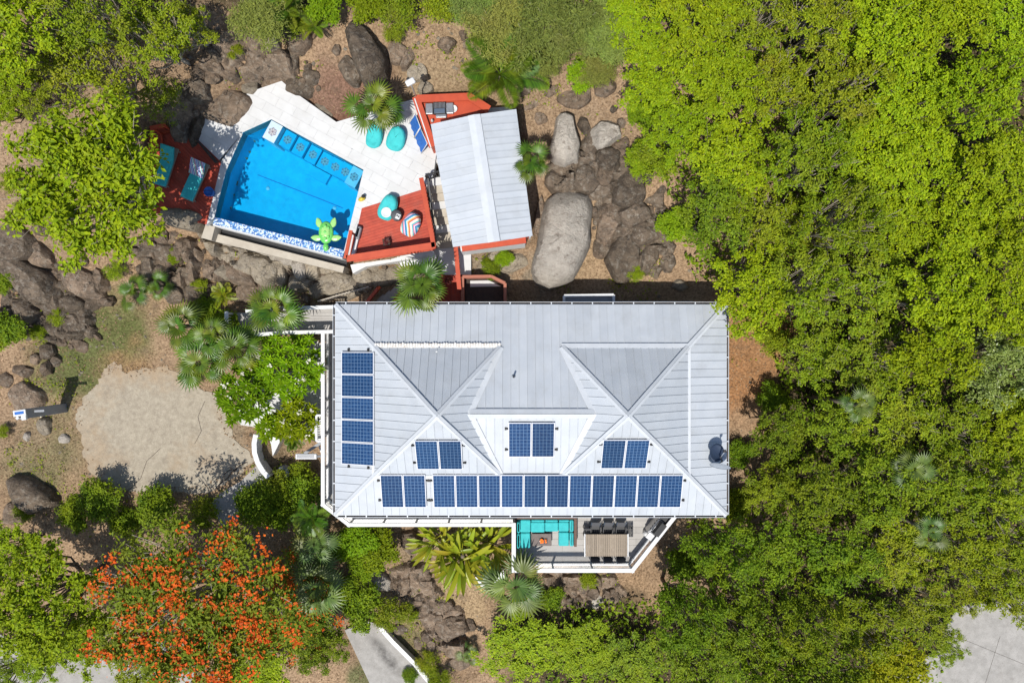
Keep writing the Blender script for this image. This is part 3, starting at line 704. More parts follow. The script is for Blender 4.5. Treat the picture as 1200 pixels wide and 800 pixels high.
mb = MB(); mb.prism([(X0 + .03, Y0 + .03), (X1 - .03, Y0 + .03), (X1 - .03, Y1 - .03), (X0 + .03, Y1 - .03)], ZE - .16, ZE - .012)
roof = mb.build('roof', M['white'], house)
PT = .362
sheets([c4[0], c4[1], rr_, rl], PT, roof, M['roof']); sheets([c4[3], c4[2], rr_, rl], PT, roof, M['roof'])
sheets([c4[0], c4[3], rl], PT, roof, M['roof']); sheets([c4[1], c4[2], rr_], PT, roof, M['roof'])
D = 1.9; zb = ZE + D * S + .02; ZK = zb + 1.86
pyr = []
for sgn in (0, 1):
    mx_ = lambda x: x if not sgn else X0 + X1 - x
    A, Bp = Vector((mx_(X0 + D), Y1 - D, zb)), Vector((mx_(-.5), Y1 - D, zb))
    Cp, Dp = Vector((mx_(-.5), Y0 + D, zb)), Vector((mx_(X0 + D), Y0 + D, zb)); K = Vector((mx_(-3.13), YR, ZK))
    for f in ((A, Bp, K), (Bp, Cp, K), (Cp, Dp, K), (Dp, A, K)): sheets(f, PT, roof, M['roof'])
    pyr.append((A, Bp, Cp, Dp, K))
def cap(p, q, w=.24, mat='roof_trim', lift=.062, e=0.0):
    p, q = Vector(p), Vector(q); d = (q - p).normalized(); p = p - d * e; q = q + d * e
    for s_ in (-1, 1):
        side = d.cross(Vector((0, 0, 1))).normalized() * (w / 4 * s_)
        MB().beam(p + side + Vector((0, 0, lift)), q + side + Vector((0, 0, lift)), w / 2, .02, up=(side.x * 5, side.y * 5, 1)).build('ridge_cap', M[mat], roof)
cap(c4[0], pyr[0][0]); cap(c4[3], pyr[0][3]); cap(c4[1], pyr[1][0]); cap(c4[2], pyr[1][3])
for k, (A, Bp, Cp, Dp, K) in enumerate(pyr):
    for c_ in (A, Bp, Cp, Dp): cap(c_, K)
    # transition flashings at the foot of the steep pyramids
    MB().beam(A + Vector((0, .05, .04)), Bp + Vector((0, .05, .04)), .20, .03, up=(0, .3, 1)).build('flashing', M['flash'] if k == 0 else M['roof_trim'], roof)
    if k == 0:
        mb = MB()
        for i in range(46):
            p = A.lerp(Bp, (i + .5) / 46); mb.box((p.x, p.y + .06 + R.uniform(-.012, .012), p.z + .065), (.075, .20 + R.uniform(-.03, .03), .03), R.uniform(-.2, .2))
        mb.build('lumpy_sealant', M['flash'], roof)
    MB().beam(A + Vector((-.04 if k == 0 else .04, 0, .035)), Dp + Vector((-.04 if k == 0 else .04, 0, .035)), .12, .03).build('flashing', M['roof_trim'], roof)
    MB().beam(Dp + Vector((0, -.05, .04)), Cp + Vector((0, -.05, .04)), .16, .03, up=(0, -.3, 1)).build('flashing', M['roof_trim'], roof)
    t_ = (ZK - ZR) / (ZK - zb); V0 = Vector((K.x + (Bp.x - K.x) * t_, YR, ZR))
    for e_ in (Bp, Cp):
        MB().beam(e_ + Vector((0, 0, .06)), V0 + Vector((0, 0, .075)), .30, .02).build('valley_flashing', M['roof_trim'], roof)
    pyr[k] = (A, Bp, Cp, Dp, K, V0)
cap(pyr[0][5], pyr[1][5], .42)
MB().box((-3.3, .55 + -1.0, zb + .5), (.07, .05, .03)).build('patch', M['white'], roof)
# gutters with brackets
def gutter(a, b_, out_, mat='brownwood', br=.95):
    a, b_, out_ = Vector(a), Vector(b_), Vector(out_)
    g = MB(); g.beam(a + out_ * .02 + Vector((0, 0, -.10)), b_ + out_ * .02 + Vector((0, 0, -.10)), .02, .14); g.beam(a + out_ * .12 + Vector((0, 0, -.10)), b_ + out_ * .12 + Vector((0, 0, -.10)), .02, .14)
    g.beam(a + out_ * .07 + Vector((0, 0, -.165)), b_ + out_ * .07 + Vector((0, 0, -.165)), .10, .02)
    go = g.build('gutter', M['roof_trim'], house)
    MB().beam(a + out_ * .07 + Vector((0, 0, -.145)), b_ + out_ * .07 + Vector((0, 0, -.145)), .085, .012).build('wet_leaves', M['soil'], go)
    n = round((b_ - a).length / br)
    for i in range(n):
        p = a.lerp(b_, (i + .5) / n); d = (b_ - a).normalized()
        MB().beam(p + out_ * .0 + Vector((0, 0, -.022)), p + out_ * .13 + Vector((0, 0, -.022)), .05, .012).build('bracket', M['roof_trim'], go)
gutter(c4[0], c4[3], (-1, 0, 0)); gutter(c4[3], c4[2], (0, -1, 0)); gutter(c4[0], c4[1], (0, 1, 0)); gutter(c4[1], c4[2], (1, 0, 0))
# roof vent
z = ZE + .9
for _ in range(6): x, y = P(602, 441, z); z = ZE + (Y1 - y) * S
vp = empty('vent_pipe', (x, y, z), 'small dark vent pipe on the middle roof slope', 'vent pipe')
MB().lathe([(.10, 0), (.06, .05), (.05, .06)], (x, y, z), 10).build('boot', M['dishback'], vp)
MB().lathe([(.042, .04), (.042, .42), (.035, .43)], (x, y, z), 10).build('pipe', M['black'], vp)
# rear service ledge
lg = empty('service_ledge', P3(690, 350, 5.5), 'white framed grey ledge projecting behind the house eave', 'platform')
fr_ = [(661,357),(661,346.5),(719,345.5),(719,357)]
for i in range(3): MB().beam(P3(*fr_[i], 6.2), P3(*fr_[i + 1], 6.2 + .003 * i), .12, .12).build('frame', M['white'], lg)
MB().prism(poly([(662,360),(662,347.5),(718,346.5),(718,360)], 6.1), 6.05, 6.12).build('panel', M['grey'], lg)
MB().beam(P3(720, 354, 6.1), P3(812, 354, 6.1), .10, .12).build('rail', M['grey'], lg)

# decks and railings of the house
zr = ZD + 1.0
ring = [P(378.5, 389, zr), P(378.5, 591, zr), P(409, 614.5, zr), P(602, 614.5, zr)]
big = [P(602, 614.5, zr), P(602, 668, zr), P(741, 668, zr), P(793, 602, zr)]
wd = empty('house_deck', P3(500, 600, ZD - .3), 'narrow balcony with white railings wrapping round two sides of the house', 'balcony')
planks([[ring[0], ring[1], (ring[1][0] + .6, ring[1][1] - .35), (-6.9, ring[1][1] - .35), (-6.9, ring[0][1])]], math.pi / 2, .16, 20, ZD - .04, ZD, .008, 'deck_board', M['deck'], wd, False)
planks([[(ring[1][0] + .61, ring[1][1] - .36), ring[2], ring[3], (ring[3][0], -5.4), (-6.9, -5.4), (-6.9, ring[1][1] - .36)]], 0, .16, 20, ZD - .04, ZD, .008, 'deck_board', M['deck'], wd, False)
rail('top_rail', ring, ZD, 1.0, M['white'], wd, .17, 1.55, cable=6)
MB().beam((*ring[0], ZD - .16), (*ring[1], ZD - .16), .06, .24).build('fascia', M['white'], wd); MB().beam((*ring[2], ZD - .16), (*ring[3], ZD - .16), .06, .24).build('fascia', M['white'], wd)
bd = empty('dining_terrace', P3(690, 640, ZD - .3), 'pale board terrace with white railings holding sofa and dining table', 'terrace')
planks([[big[0], big[1], big[2], big[3], (big[3][0], -5.4), (big[0][0], -5.4)]], 0, .30, 2.4, ZD - .04, ZD + .002, .008, 'deck_board', M['deck'], bd, True)
rail('top_rail', [big[0], big[1], big[2], big[3]], ZD, 1.0, M['white'], bd, .19, 1.85, cable=6)
for i in range(3): MB().beam((*big[i], ZD - .16), (*big[i + 1], ZD - .16 + .002 * i), .06, .24).build('fascia', M['white'], bd)
for x, y in [(*P(378.5, 480, zr),), (*P(500, 613, zr),), (*P(610, 664, zr),), (*P(735, 664, zr),), (*P(380, 588, zr),)]:
    g_ = gz(x, y); MB().box((x + .05, y + .05, (g_ + ZD) / 2 - .1), (.2, .2, ZD - g_ + .1)).build('stilt', M['white'], wd if y > big[2][1] + .3 else bd)
# west walkway
wk = empty('entry_walkway', P3(330, 375, ZD - .3), 'grey board entry walkway with white railings behind fan palms', 'walkway')
planks([poly([(268,367),(393,361),(393,391),(268,393)], ZD)], 0, .16, 20, ZD - .04, ZD + .004, .008, 'deck_board', M['deck'], wk, False)
rail('top_rail', [P(290, 364, zr), P(315, 362, zr), P(393, 359.5, zr)], ZD, 1.0, M['white'], wk, .17, 1.5, bal=.14)
rail('top_rail', [P(265.5, 400, zr), P(265.5, 367, zr)], ZD, 1.0, M['white'], wk, .17, 1.2, bal=.14)
rail('top_rail', [P(300, 392, zr), P(340, 389.5, zr), P(392, 388.5, zr)], ZD, 1.0, M['white'], wk, .17, 1.5, bal=.14)
for a_, b2 in ((285,380),(340,376)):
    x, y = P(a_, b2, ZD); MB().box((x, y, 3.6), (.2, .2, 1.7)).build('stilt', M['white'], wk)
sf = empty('side_stair', P3(374, 502, 3.4), 'white framed side stair hanging off the balcony', 'stair')
fr_ = [(378,486.5),(371,486.5),(371,516.5),(378,516.5)]
for i in range(3): MB().beam(P3(*fr_[i], zr - .2), P3(*fr_[i + 1], zr - .2 + .003 * i), .10, .09).build('frame', M['white'], sf)
for i in range(10):
    y = 489 + i * 2.8; MB().beam(P3(372, y, zr - .35 - .02 * i), P3(377, y, zr - .35 - .02 * i), .05, .04).build('slat', M['white'], sf)
MB().beam(P3(380, 516, ZD + .1), P3(357, 531, ZD - .2), .14, .10).build('side_beam', M['grey'], sf)
MB().beam(P3(374, 522, ZD - .2), P3(378, 534, ZD - .2), .06, .06).build('brace', M['white'], sf)
bx = empty('louvre_light', P3(359, 534.5, ZD), 'long white louvred box fitting on an arm beside the balcony', 'light fitting')
c_ = P3(359, 534.5, ZD + .55); MB().bbox(c_, (1.02, .26, .14), .03).build('housing', M['white'], bx)
for i in range(3): MB().box((c_.x - .02, c_.y + (i - 1) * .055, c_.z + .078), (.85, .03, .015)).build('louvre', M['grey'], bx)
MB().beam((c_.x + .5, c_.y, c_.z - .02), (c_.x + .85, c_.y - .02, c_.z - .3), .1, .1).build('arm', M['grey'], bx)
# ------------------------------------------------------------------ solar arrays
m, nt, b, out = nodes('solar_cells')
tc = nd(nt, 'ShaderNodeTexCoord'); sx = nd(nt, 'ShaderNodeSeparateXYZ'); lnk(nt, tc.outputs['Object'], sx.inputs[0])
gx_ = math_n(nt, 'FRACT', math_n(nt, 'MULTIPLY_ADD', sx.outputs[0], 6 / .95, .5 * 6)); gy_ = math_n(nt, 'FRACT', math_n(nt, 'MULTIPLY_ADD', sx.outputs[1], 10 / 1.61, 5.0))
ln = math_n(nt, 'MAXIMUM', math_n(nt, 'GREATER_THAN', math_n(nt, 'ABSOLUTE', math_n(nt, 'SUBTRACT', gx_, .5)), .44), math_n(nt, 'GREATER_THAN', math_n(nt, 'ABSOLUTE', math_n(nt, 'SUBTRACT', gy_, .5)), .44))
v = nd(nt, 'ShaderNodeTexVoronoi'); v.inputs['Scale'].default_value = 14; lnk(nt, tc.outputs['Object'], v.inputs['Vector'])
sc_ = nd(nt, 'ShaderNodeSeparateColor'); lnk(nt, v.outputs['Color'], sc_.inputs[0])
c = mixc(nt, sc_.outputs[0], (.008, .032, .095), (.015, .056, .145)); c = mixc(nt, ln, c, (.10, .17, .28))
oi = nd(nt, 'ShaderNodeObjectInfo'); hs = nd(nt, 'ShaderNodeHueSaturation'); lnk(nt, c, hs.inputs['Color']); lnk(nt, math_n(nt, 'MULTIPLY_ADD', oi.outputs['Random'], .4, .8), hs.inputs['Value'])
lnk(nt, hs.outputs[0], b.inputs['Base Color']); b.inputs['Roughness'].default_value = .16; b.inputs['Specular IOR Level'].default_value = .5
M['cells'] = m
PWd, PL = .992, 1.65
fm = MB()
for x_, y_, w_, l_ in ((-PWd / 2 + .016, 0, .032, PL), (PWd / 2 - .016, 0, .032, PL)): fm.box((x_, y_, 0), (w_, l_, .04))
for y_ in (-PL / 2 + .016, PL / 2 - .016): fm.box((0, y_, .0005), (PWd - .066, .032, .04))
fm.box((0, 0, -.012), (PWd - .06, PL - .06, .01))
FRAME = fm.mesh('panel_frame'); FRAME.materials.append(surf('anodised_frame', (.72, .73, .75), (.66, .67, .70), .4, 3, spec=.5))
GLASS = MB().add([(-PWd / 2 + .03, -PL / 2 + .03, .012), (PWd / 2 - .03, -PL / 2 + .03, .012), (PWd / 2 - .03, PL / 2 - .03, .012), (-PWd / 2 + .03, PL / 2 - .03, .012)], [(0, 1, 2, 3)]).mesh('panel_glass'); GLASS.materials.append(M['cells'])
def plane_hit(px, py, f):
    z = ZE + .5
    for _ in range(12): x, y = P(px, py, z); z = f(x, y)
    return Vector((x, y, z))
zS = lambda x, y: ZE + (y - Y0) * S
zW = lambda x, y: ZE + (x - X0) * S
SP = 1.86 / (hw - D)
zPS = lambda x, y: zb + (y - (Y0 + D)) * SP
def array(cx, cy, n, f, slope, along, label):
    """n panels side by side centred on a photo pixel; along = direction of the row, slope = uphill direction"""
    lift = .14; c = plane_hit(cx, cy, lambda x, y: f(x, y) + lift)
    up = Vector(slope); k = f(*(c.xy + up.xy)) - f(*c.xy); v = Vector((up.x, up.y, k)).normalized(); u = Vector(along).normalized(); nrm = u.cross(v).normalized()
    Mx = Matrix((u, v, nrm)).transposed().to_4x4(); Mx.translation = c
    root = empty('solar_array', None, label, 'solar panel', 'solar arrays on the house roof', mat=Mx)
    pitch = PWd + .02
    for i in range(n):
        o = link('solar_panel', FRAME, None, root); o.location = ((i - (n - 1) / 2) * pitch, 0, 0); link('glass', GLASS, None, o)
    for y_ in (-.5, .5):
        L = n * pitch / 2 + .14
        MB().beam((-L, y_, -.055), (L, y_, -.055), .05, .05).build('mounting_rail', M['black'], root, local=True)
        for s_ in (-1, 1): MB().box((s_ * (L - .03), y_, -.09), (.08, .10, .10)).build('bracket', M['black'], root, local=True)
    return root
array(419, 478.5, 5, zW, (1, 0, 0), (0, -1, 0), 'column of five solar panels down the left roof slope')
array(514.3, 533, 2, zPS, (0, 1, 0), (1, 0, 0), 'pair of solar panels on the white gable nearer the five-panel column')
array(732.4, 532, 2, zPS, (0, 1, 0), (1, 0, 0), 'pair of solar panels on the white gable nearer the satellite dish')
array(622.8, 515.3, 2, zS, (0, 1, 0), (1, 0, 0), 'pair of solar panels between the two gables below the ridge')
array(472.8, 575.3, 2, zS, (0, 1, 0), (1, 0, 0), 'pair of solar panels at the left end of the lower eave')
array(653.4, 575.3, 11, zS, (0, 1, 0), (1, 0, 0), 'long row of eleven solar panels along the lower eave')
# satellite dish
z = ZE + .3
x, y = P(846, 533, z)
sd = empty('satellite_dish', (x, y, z), 'dark grey satellite dish with a pale arm at the roof edge', 'satellite dish')
def dishm(a, b_, d, nrm, mat, c0, name):
    n = Vector(nrm).normalized(); u = n.cross(Vector((0, 0, 1))); u = u.normalized() if u.length > .1 else Vector((1, 0, 0)); w = n.cross(u)
    vs = []; fs = []
    for k in range(2):
        for r in range(6):
            t = r / 5
            for s_ in range(20):
                an = s_ * math.pi / 10; p = Vector(c0) + u * (a * t * math.cos(an)) + w * (b_ * t * math.sin(an)) + n * (d * t * t - k * .025); vs.append(p)
    for k in range(2):
        for r in range(5):
            for s_ in range(20):
                j = (s_ + 1) % 20; q_ = (k * 120 + r * 20 + s_, k * 120 + r * 20 + j, k * 120 + r * 20 + 20 + j, k * 120 + r * 20 + 20 + s_); fs.append(q_ if k == 0 else q_[::-1])
    for s_ in range(20): j = (s_ + 1) % 20; fs.append((100 + s_, 100 + j, 220 + j, 220 + s_))
    MB().add(vs, fs, True).build(name, mat, sd)
dishm(.33, .42, .10, (.2, .35, 1), M['dish'], P3(839, 530.5, z + .45), 'dish')
dishm(.46, .40, .07, (-.25, -1.0, .42), M['dishback'], P3(844, 544.5, z + .55), 'second_dish')
MB().tube([P3(846, 541, z), P3(846, 539, z + .4), P3(844, 535, z + .68)], .035, 8).build('mast', M['black'], sd)
MB().tube([P3(840, 546, z), P3(846, 540, z + .4)], .02, 6).build('strut', M['black'], sd)
MB().tube([P3(845, 535, z + .7), P3(849, 529.5, z + .95)], .025, 6).build('feed_arm', M['dishback'], sd)
MB().box(P3(849.3, 528.5, z + .98), (.12, .10, .10)).build('feed_horn', M['black'], sd)

# ------------------------------------------------------------------ terrace furniture
def W2(px, py): return P(px, py, ZD)
def rect(px0, py0, px1, py1, z):
    a = P(px0, py0, z); b_ = P(px1, py1, z); return ((a[0] + b_[0]) / 2, (a[1] + b_[1]) / 2, abs(b_[0] - a[0]), abs(b_[1] - a[1]))
sofa = empty('corner_sofa', P3(638, 622, ZD), 'U-shaped turquoise sofa in a brown wooden frame around the fire table', 'sofa')
def cush(px0, py0, px1, py1, z0, z1, name, mat=None, b_=.05):
    x, y, w, h = rect(px0, py0 + 1.8, px1, py1 + 1.8, z1); MB().bbox((x, y, (z0 + z1) / 2), (w - .015, h - .015, z1 - z0), b_).build(name, mat or M['turq'], sofa)
for q_ in ((603,603,676,606.2),(603,606.3,605.2,641),(672.8,606.3,676,638.5)):
    x, y, w, h = rect(q_[0], q_[1] + 1.8, q_[2], q_[3] + 1.8, ZD + .62); MB().box((x, y, ZD + .31), (w, h, .62)).build('wooden_frame', M['brownwood'], sofa)
x, y, w, h = rect(605.5, 606.6, 672.4, 621.5, ZD + .2); MB().box((x, y, ZD + .11), (w, h, .2)).build('plinth', M['brownwood'], sofa)
for q_ in ((605.8,607,622,622),(622,609.5,638.5,622),(638.5,609.5,654.5,621),(654.5,609.5,667,621)): cush(*q_, ZD + .2, ZD + .44, 'seat_cushion')
cush(609.5, 622.2, 621.5, 640.5, ZD + .2, ZD + .44, 'seat_cushion'); cush(654.5, 621.3, 667, 638, ZD + .2, ZD + .44, 'seat_cushion')
for q_ in ((610,606.6,622,610),(622.3,606.6,638.5,610),(638.8,606.6,654.4,610),(654.7,606.6,667.5,610),(605.5,609.5,609.6,623),(605.5,623.3,609.6,641),(667.5,607,672.5,621.5),(667.5,621.8,672.5,638.5)): cush(*q_, ZD + .40, ZD + .68, 'back_cushion', b_=.06)
ft = empty('fire_table', P3(634, 630, ZD), 'square brown fire table with an orange flame between sofa arms', 'fire table')
x, y, w, h = rect(622.8, 624.6, 646.3, 639, ZD + .35)
MB().box((x, y, ZD + .17), (w - .08, h - .08, .34)).build('base', M['brownwood'], ft); MB().bbox((x, y, ZD + .36), (w, h, .06), .02).build('top', surf('brown_stone', (.16, .125, .11), (.12, .095, .085), .6, 6), ft)
MB().box((x + .08, y - .06, ZD + .395), (.42, .30, .012)).build('burner_tray', M['black'], ft)
fmat, nt, b, out = nodes('flame'); b.inputs['Base Color'].default_value = (.8, .15, .02, 1); b.inputs['Emission Color'].default_value = (1, .22, .03, 1); b.inputs['Emission Strength'].default_value = .7
for i in range(9):
    fx, fy = x + .09 + R.uniform(-.13, .13), y - .06 + R.uniform(-.08, .08); hgt = R.uniform(.10, .24)
    MB().tube([(fx, fy, ZD + .40), (fx + R.uniform(-.03, .03), fy + .02, ZD + .40 + hgt * .5), (fx + R.uniform(-.04, .04), fy + .03, ZD + .4 + hgt)], [.03, .045, .006], 6).build('flame', fmat, ft)
for i in range(7): MB().bbox((x + .09 + R.uniform(-.18, .18), y - .06 + R.uniform(-.11, .11), ZD + .425), (.07, .06, .05), .015, R.uniform(0, 3)).build('stone', M['white'] if i % 2 else M['black'], ft)
dt = empty('dining_table', P3(711, 638, ZD), 'weathered slatted teak dining table with pale ends', 'table')
x, y, w, h = rect(684.7, 625.3, 736.6, 652, ZD + .75); nsl = 19
for i in range(nsl):
    sw = (w - .12) / nsl; MB().box((x - w / 2 + .06 + (i + .5) * sw, y, ZD + .735 + R.uniform(-.002, .002)), (sw - .012, h - .04, .03)).build('slat', M['timber'], dt)
for s_ in (-1, 1): MB().box((x + s_ * (w / 2 - .025), y, ZD + .735), (.05, h, .045)).build('end_rail', M['white'], dt)
for s_ in (-1, 1):
    MB().box((x, y + s_ * (h / 2 - .15), ZD + .68), (w - .15, .06, .06)).build('apron', M['timber'], dt)
    for t_ in (-1, 1): MB().box((x + s_ * (w / 2 - .08), y + t_ * (h / 2 - .1), ZD + .355), (.07, .07, .70)).build('leg', M['white'], dt)
def chair(px, py, rz, label, rec=.55):
    """sling armchair facing -Y in its own frame, back leaning towards +Y"""
    x, y = P(px, py, ZD + .4); r = empty('sling_chair', (x, y, ZD), label, 'chair', 'dining chairs round the slatted table', rz); r.scale = (.9, 1, 1)
    MB().bbox((0, -.02, .42), (.46, .46, .03), .012).build('seat', M['black'], r, True)
    bk = [(-.22, .2, .43), (.22, .2, .43), (.22, .2 + rec, .92), (-.22, .2 + rec, .92)]; nn = Vector((0, -.66, .75)) * .025
    vs = [Vector(p) for p in bk] + [Vector(p) + nn for p in bk]
    MB().add(vs, [(3, 2, 1, 0), (4, 5, 6, 7), (0, 1, 5, 4), (1, 2, 6, 5), (2, 3, 7, 6), (3, 0, 4, 7)]).build('backrest', M['charcoal'], r, True)
    for s_ in (-1, 1):
        MB().tube([(s_ * .24, .2, .40), (s_ * .24, .2 + rec, .93)], .018, 6).build('back_frame', M['greymetal'], r, True)
        MB().beam((s_ * .255, -.22, .62), (s_ * .255, .22, .64), .04, .025).build('armrest', M['black'], r, True)
        for yy in (-.23, .24): MB().beam((s_ * .26, yy, 0), (s_ * .26, yy * .9, .61), .03, .03).build('leg', M['greymetal'], r, True)
    MB().beam((-.24, -.26, .42), (.24, -.26, .42), .05, .03).build('front_bar', M['white'], r, True)
for i, a_ in enumerate((697.5, 712, 727)):
    w_ = ('nearest the sofa', 'in the middle', 'nearest the grill')[i]
    chair(a_, 621.2, R.uniform(-.04, .04), 'dark reclining sling chair on the house side of the table, ' + w_, .33)
for i, a_ in enumerate((696.5, 711.5, 726.5)):
    w_ = ('nearest the sofa', 'in the middle', 'nearest the grill corner')[i]
    chair(a_, 648.5, math.pi + R.uniform(-.05, .05), 'dark sling chair tucked under the railing side of the table, ' + w_, .10)
for px, w_ in ((687, 'sofa'), (735.5, 'grill')):
    p = P3(px, 620.5, ZD); t_ = empty('side_table', p, 'small black slatted side table at the %s end of the chairs' % w_, 'side table')
    for i in range(5): MB().box((p.x + (i - 2) * .075, p.y, ZD + .5), (.06, .40, .03)).build('slat', M['black'], t_)
    for s_ in (-1, 1):
        for u_ in (-1, 1): MB().box((p.x + s_ * .15, p.y + u_ * .17, ZD + .245), (.04, .04, .48)).build('leg', M['black'], t_)
p = P3(767, 613, ZD); an = math.radians(-128)
gr = empty('gas_grill', p, 'stainless gas grill with black lid in the terrace corner', 'grill', rz=an)
MB().bbox((0, -.02, .45), (.95, .5, .7), .03).build('cabinet', M['steel'], gr, True); MB().bbox((.0, 0, .84), (.72, .5, .09), .02).build('firebox', M['steel'], gr, True)
MB().add(*(lambda s_: ([(-.34, -.2, .885), (.34, -.2, .885), (.34, .24, .885), (-.34, .24, .885), (-.33, -.08, 1.1), (.33, -.08, 1.1), (.33, .20, 1.08), (-.33, .20, 1.08)], [(0, 1, 5, 4), (1, 2, 6, 5), (2, 3, 7, 6), (3, 0, 4, 7), (4, 5, 6, 7)]))(0)).build('lid', M['black'], gr, True)
MB().tube([(-.28, -.2, .99), (.28, -.2, .99)], .015, 8).build('handle', M['steel'], gr, True)
for s_ in (-1, 1): MB().bbox((s_ * .55, 0, .82), (.34, .44, .05), .015).build('side_shelf', M['black'] if s_ < 0 else M['steel'], gr, True)
for i in range(4): MB().lathe([(.03, 0), (.025, .03)], (-.24 + i * .16, -.27, .80), 10).build('knob', M['black'], gr, True)
MB().lathe([(.14, 0), (.15, .25), (.10, .36), (.05, .4)], (.62, -.1, .02), 14).build('gas_bottle', M['white'], gr, True)

# ------------------------------------------------------------------ pool furniture
def beanbag(px, py, ang_img, ln, wd_, mat, label, z=ZP, seed=0, headm=None):
    """sagging lounger bag: wide round seat end, raised pinched head end (towards local +X)"""
    x, y = P(px, py, z + .3); rr = random.Random(seed)
    vs = []; fs = []; nu, nv = 26, 13
    for j in range(nv):
        t = j / (nv - 1); ph = -math.pi / 2 + math.pi * t; rad = max(math.cos(ph), 0) ** .55; zz = (math.sin(ph) + 1) / 2
        for i in range(nu):
            th = 2 * math.pi * i / nu; cx, cy = math.cos(th), math.sin(th)
            ex = abs(cx) ** .75 * (1 if cx > 0 else -1); ey = abs(cy) ** .75 * (1 if cy > 0 else -1)
            px_ = ex * rad * ln / 2; k = .5 + px_ / ln                # 0 seat end .. 1 head end
            wk_ = wd_ / 2 * (1.0 - .22 * k) ; py_ = ey * rad * wk_
            h = .30 + .42 * max(0, min(1, (k - .30) / .5)) ** 1.2 - .10 * max(0, (k - .86) / .14)
            dent = .07 * math.exp(-((k - .30) ** 2) / .03 - (py_ / (wd_ * .3)) ** 2)
            zc = zz * (h - dent) + .02 * math.sin(9 * px_ + seed) * zz + .018 * math.sin(13 * py_ + 5 * px_) * zz + rr.uniform(-.006, .006)
            vs.append((px_ + .01 * math.sin(7 * th + seed), py_ + .01 * math.sin(5 * th), max(zc, 0)))
    for j in range(nv - 1):
        for i in range(nu):
            k = (i + 1) % nu; fs.append((j * nu + i, j * nu + k, j * nu + nu + k, j * nu + nu + i))
    r = empty('bean_bag', (x, y, z), label, 'bean bag', 'bean bag loungers by the pool', rz=math.radians(-ang_img))
    MB().add(vs, fs, True).build('cover', mat, r, True)
    MB().tube([(vs[i][0] * 1.004, vs[i][1] * 1.004, vs[i][2]) for i in list(range(6 * nu, 7 * nu)) + [6 * nu]], .012, 5).build('seam', mat, r, True)
    MB().beam((ln * .40, -.05, .62), (ln * .40, .05, .62), .03, .03).build('handle', mat, r, True)
    return r
def stripes(name, colors, scale, ax=0, kink=0.0):
    m, nt, b, out = nodes(name); tc = nd(nt, 'ShaderNodeTexCoord'); sx = nd(nt, 'ShaderNodeSeparateXYZ'); lnk(nt, tc.outputs['Object'], sx.inputs[0])
    v = math_n(nt, 'MULTIPLY', sx.outputs[ax], scale)
    if kink: v = math_n(nt, 'ADD', v, math_n(nt, 'MULTIPLY', math_n(nt, 'ABSOLUTE', sx.outputs[1 - ax]), kink))
    f = math_n(nt, 'FRACT', v); rp = nd(nt, 'ShaderNodeValToRGB'); rp.color_ramp.interpolation = 'CONSTANT'; lnk(nt, f, rp.inputs[0])
    el = rp.color_ramp.elements
    while len(el) < len(colors): el.new(.5)
    for i, c_ in enumerate(colors): el[i].position = i / len(colors); el[i].color = (*c_, 1)
    lnk(nt, rp.outputs[0], b.inputs['Base Color']); b.inputs['Roughness'].default_value = .85; return m
STR = [(.70, .66, .60), (.60, .10, .08), (.62, .35, .10), (.66, .62, .58), (.04, .36, .50), (.05, .12, .30), (.60, .52, .62), (.55, .12, .20), (.03, .42, .46), (.68, .60, .50)]
beanbag(438.5, 158, -75, 1.15, .80, M['turq'], 'turquoise bean bag half under the fan palm', seed=1)
beanbag(464, 162, -68, 1.10, .92, M['turq'], 'turquoise bean bag on white paving beside the blue folded chairs', seed=2)
b3 = beanbag(454.5, 242.5, -62, 1.20, .88, M['turq'], 'turquoise bean bag on the red deck with a white round tray on it', seed=3, z=ZP + .02)
beanbag(481.5, 262.5, -58, 1.12, .88, stripes('striped_cotton', STR, 1.7, 1, 1.2), 'striped multicolour bean bag on the red deck', seed=4, z=ZP + .02)
p = P3(452.8, 249, ZP + .40); thing('round_tray', MB().lathe([(.02, 0), (.20, 0), (.24, .03), (.235, .04), (.2, .02), (.02, .018)], p, 28), M['white'], 'white round tray lying on the turquoise bean bag', 'tray')
p = P3(466, 254, ZP + .02); t_ = empty('drum_table', p, 'small round dark side table between the bean bags', 'side table')
MB().lathe([(.20, 0), (.24, .1), (.24, .36), (.25, .40), (.25, .43), (.02, .432)], p, 24).build('body', M['charcoal'], t_)
nk = MB().box((0, 0, 0), (.20, .24, .012), -.4); k_ = thing('napkin', nk, M['white'], 'white folded napkin on the dark drum table', 'napkin', base=(0, 0, 0)); k_.location = (*P(466.3, 253.8, ZP + .46), ZP + .46)
for i, (dx, dy) in enumerate(((-.03, .03), (.04, -.02))):
    g_ = MB().lathe([(.02, 0), (.03, .07), (.032, .08)], (k_.location.x + dx, k_.location.y + dy, ZP + .468), 10); thing('cup', g_, M['black'], ('small dark cup on the napkin, toward the deck rail', 'small dark cup on the napkin, toward the pool')[i], 'cup')
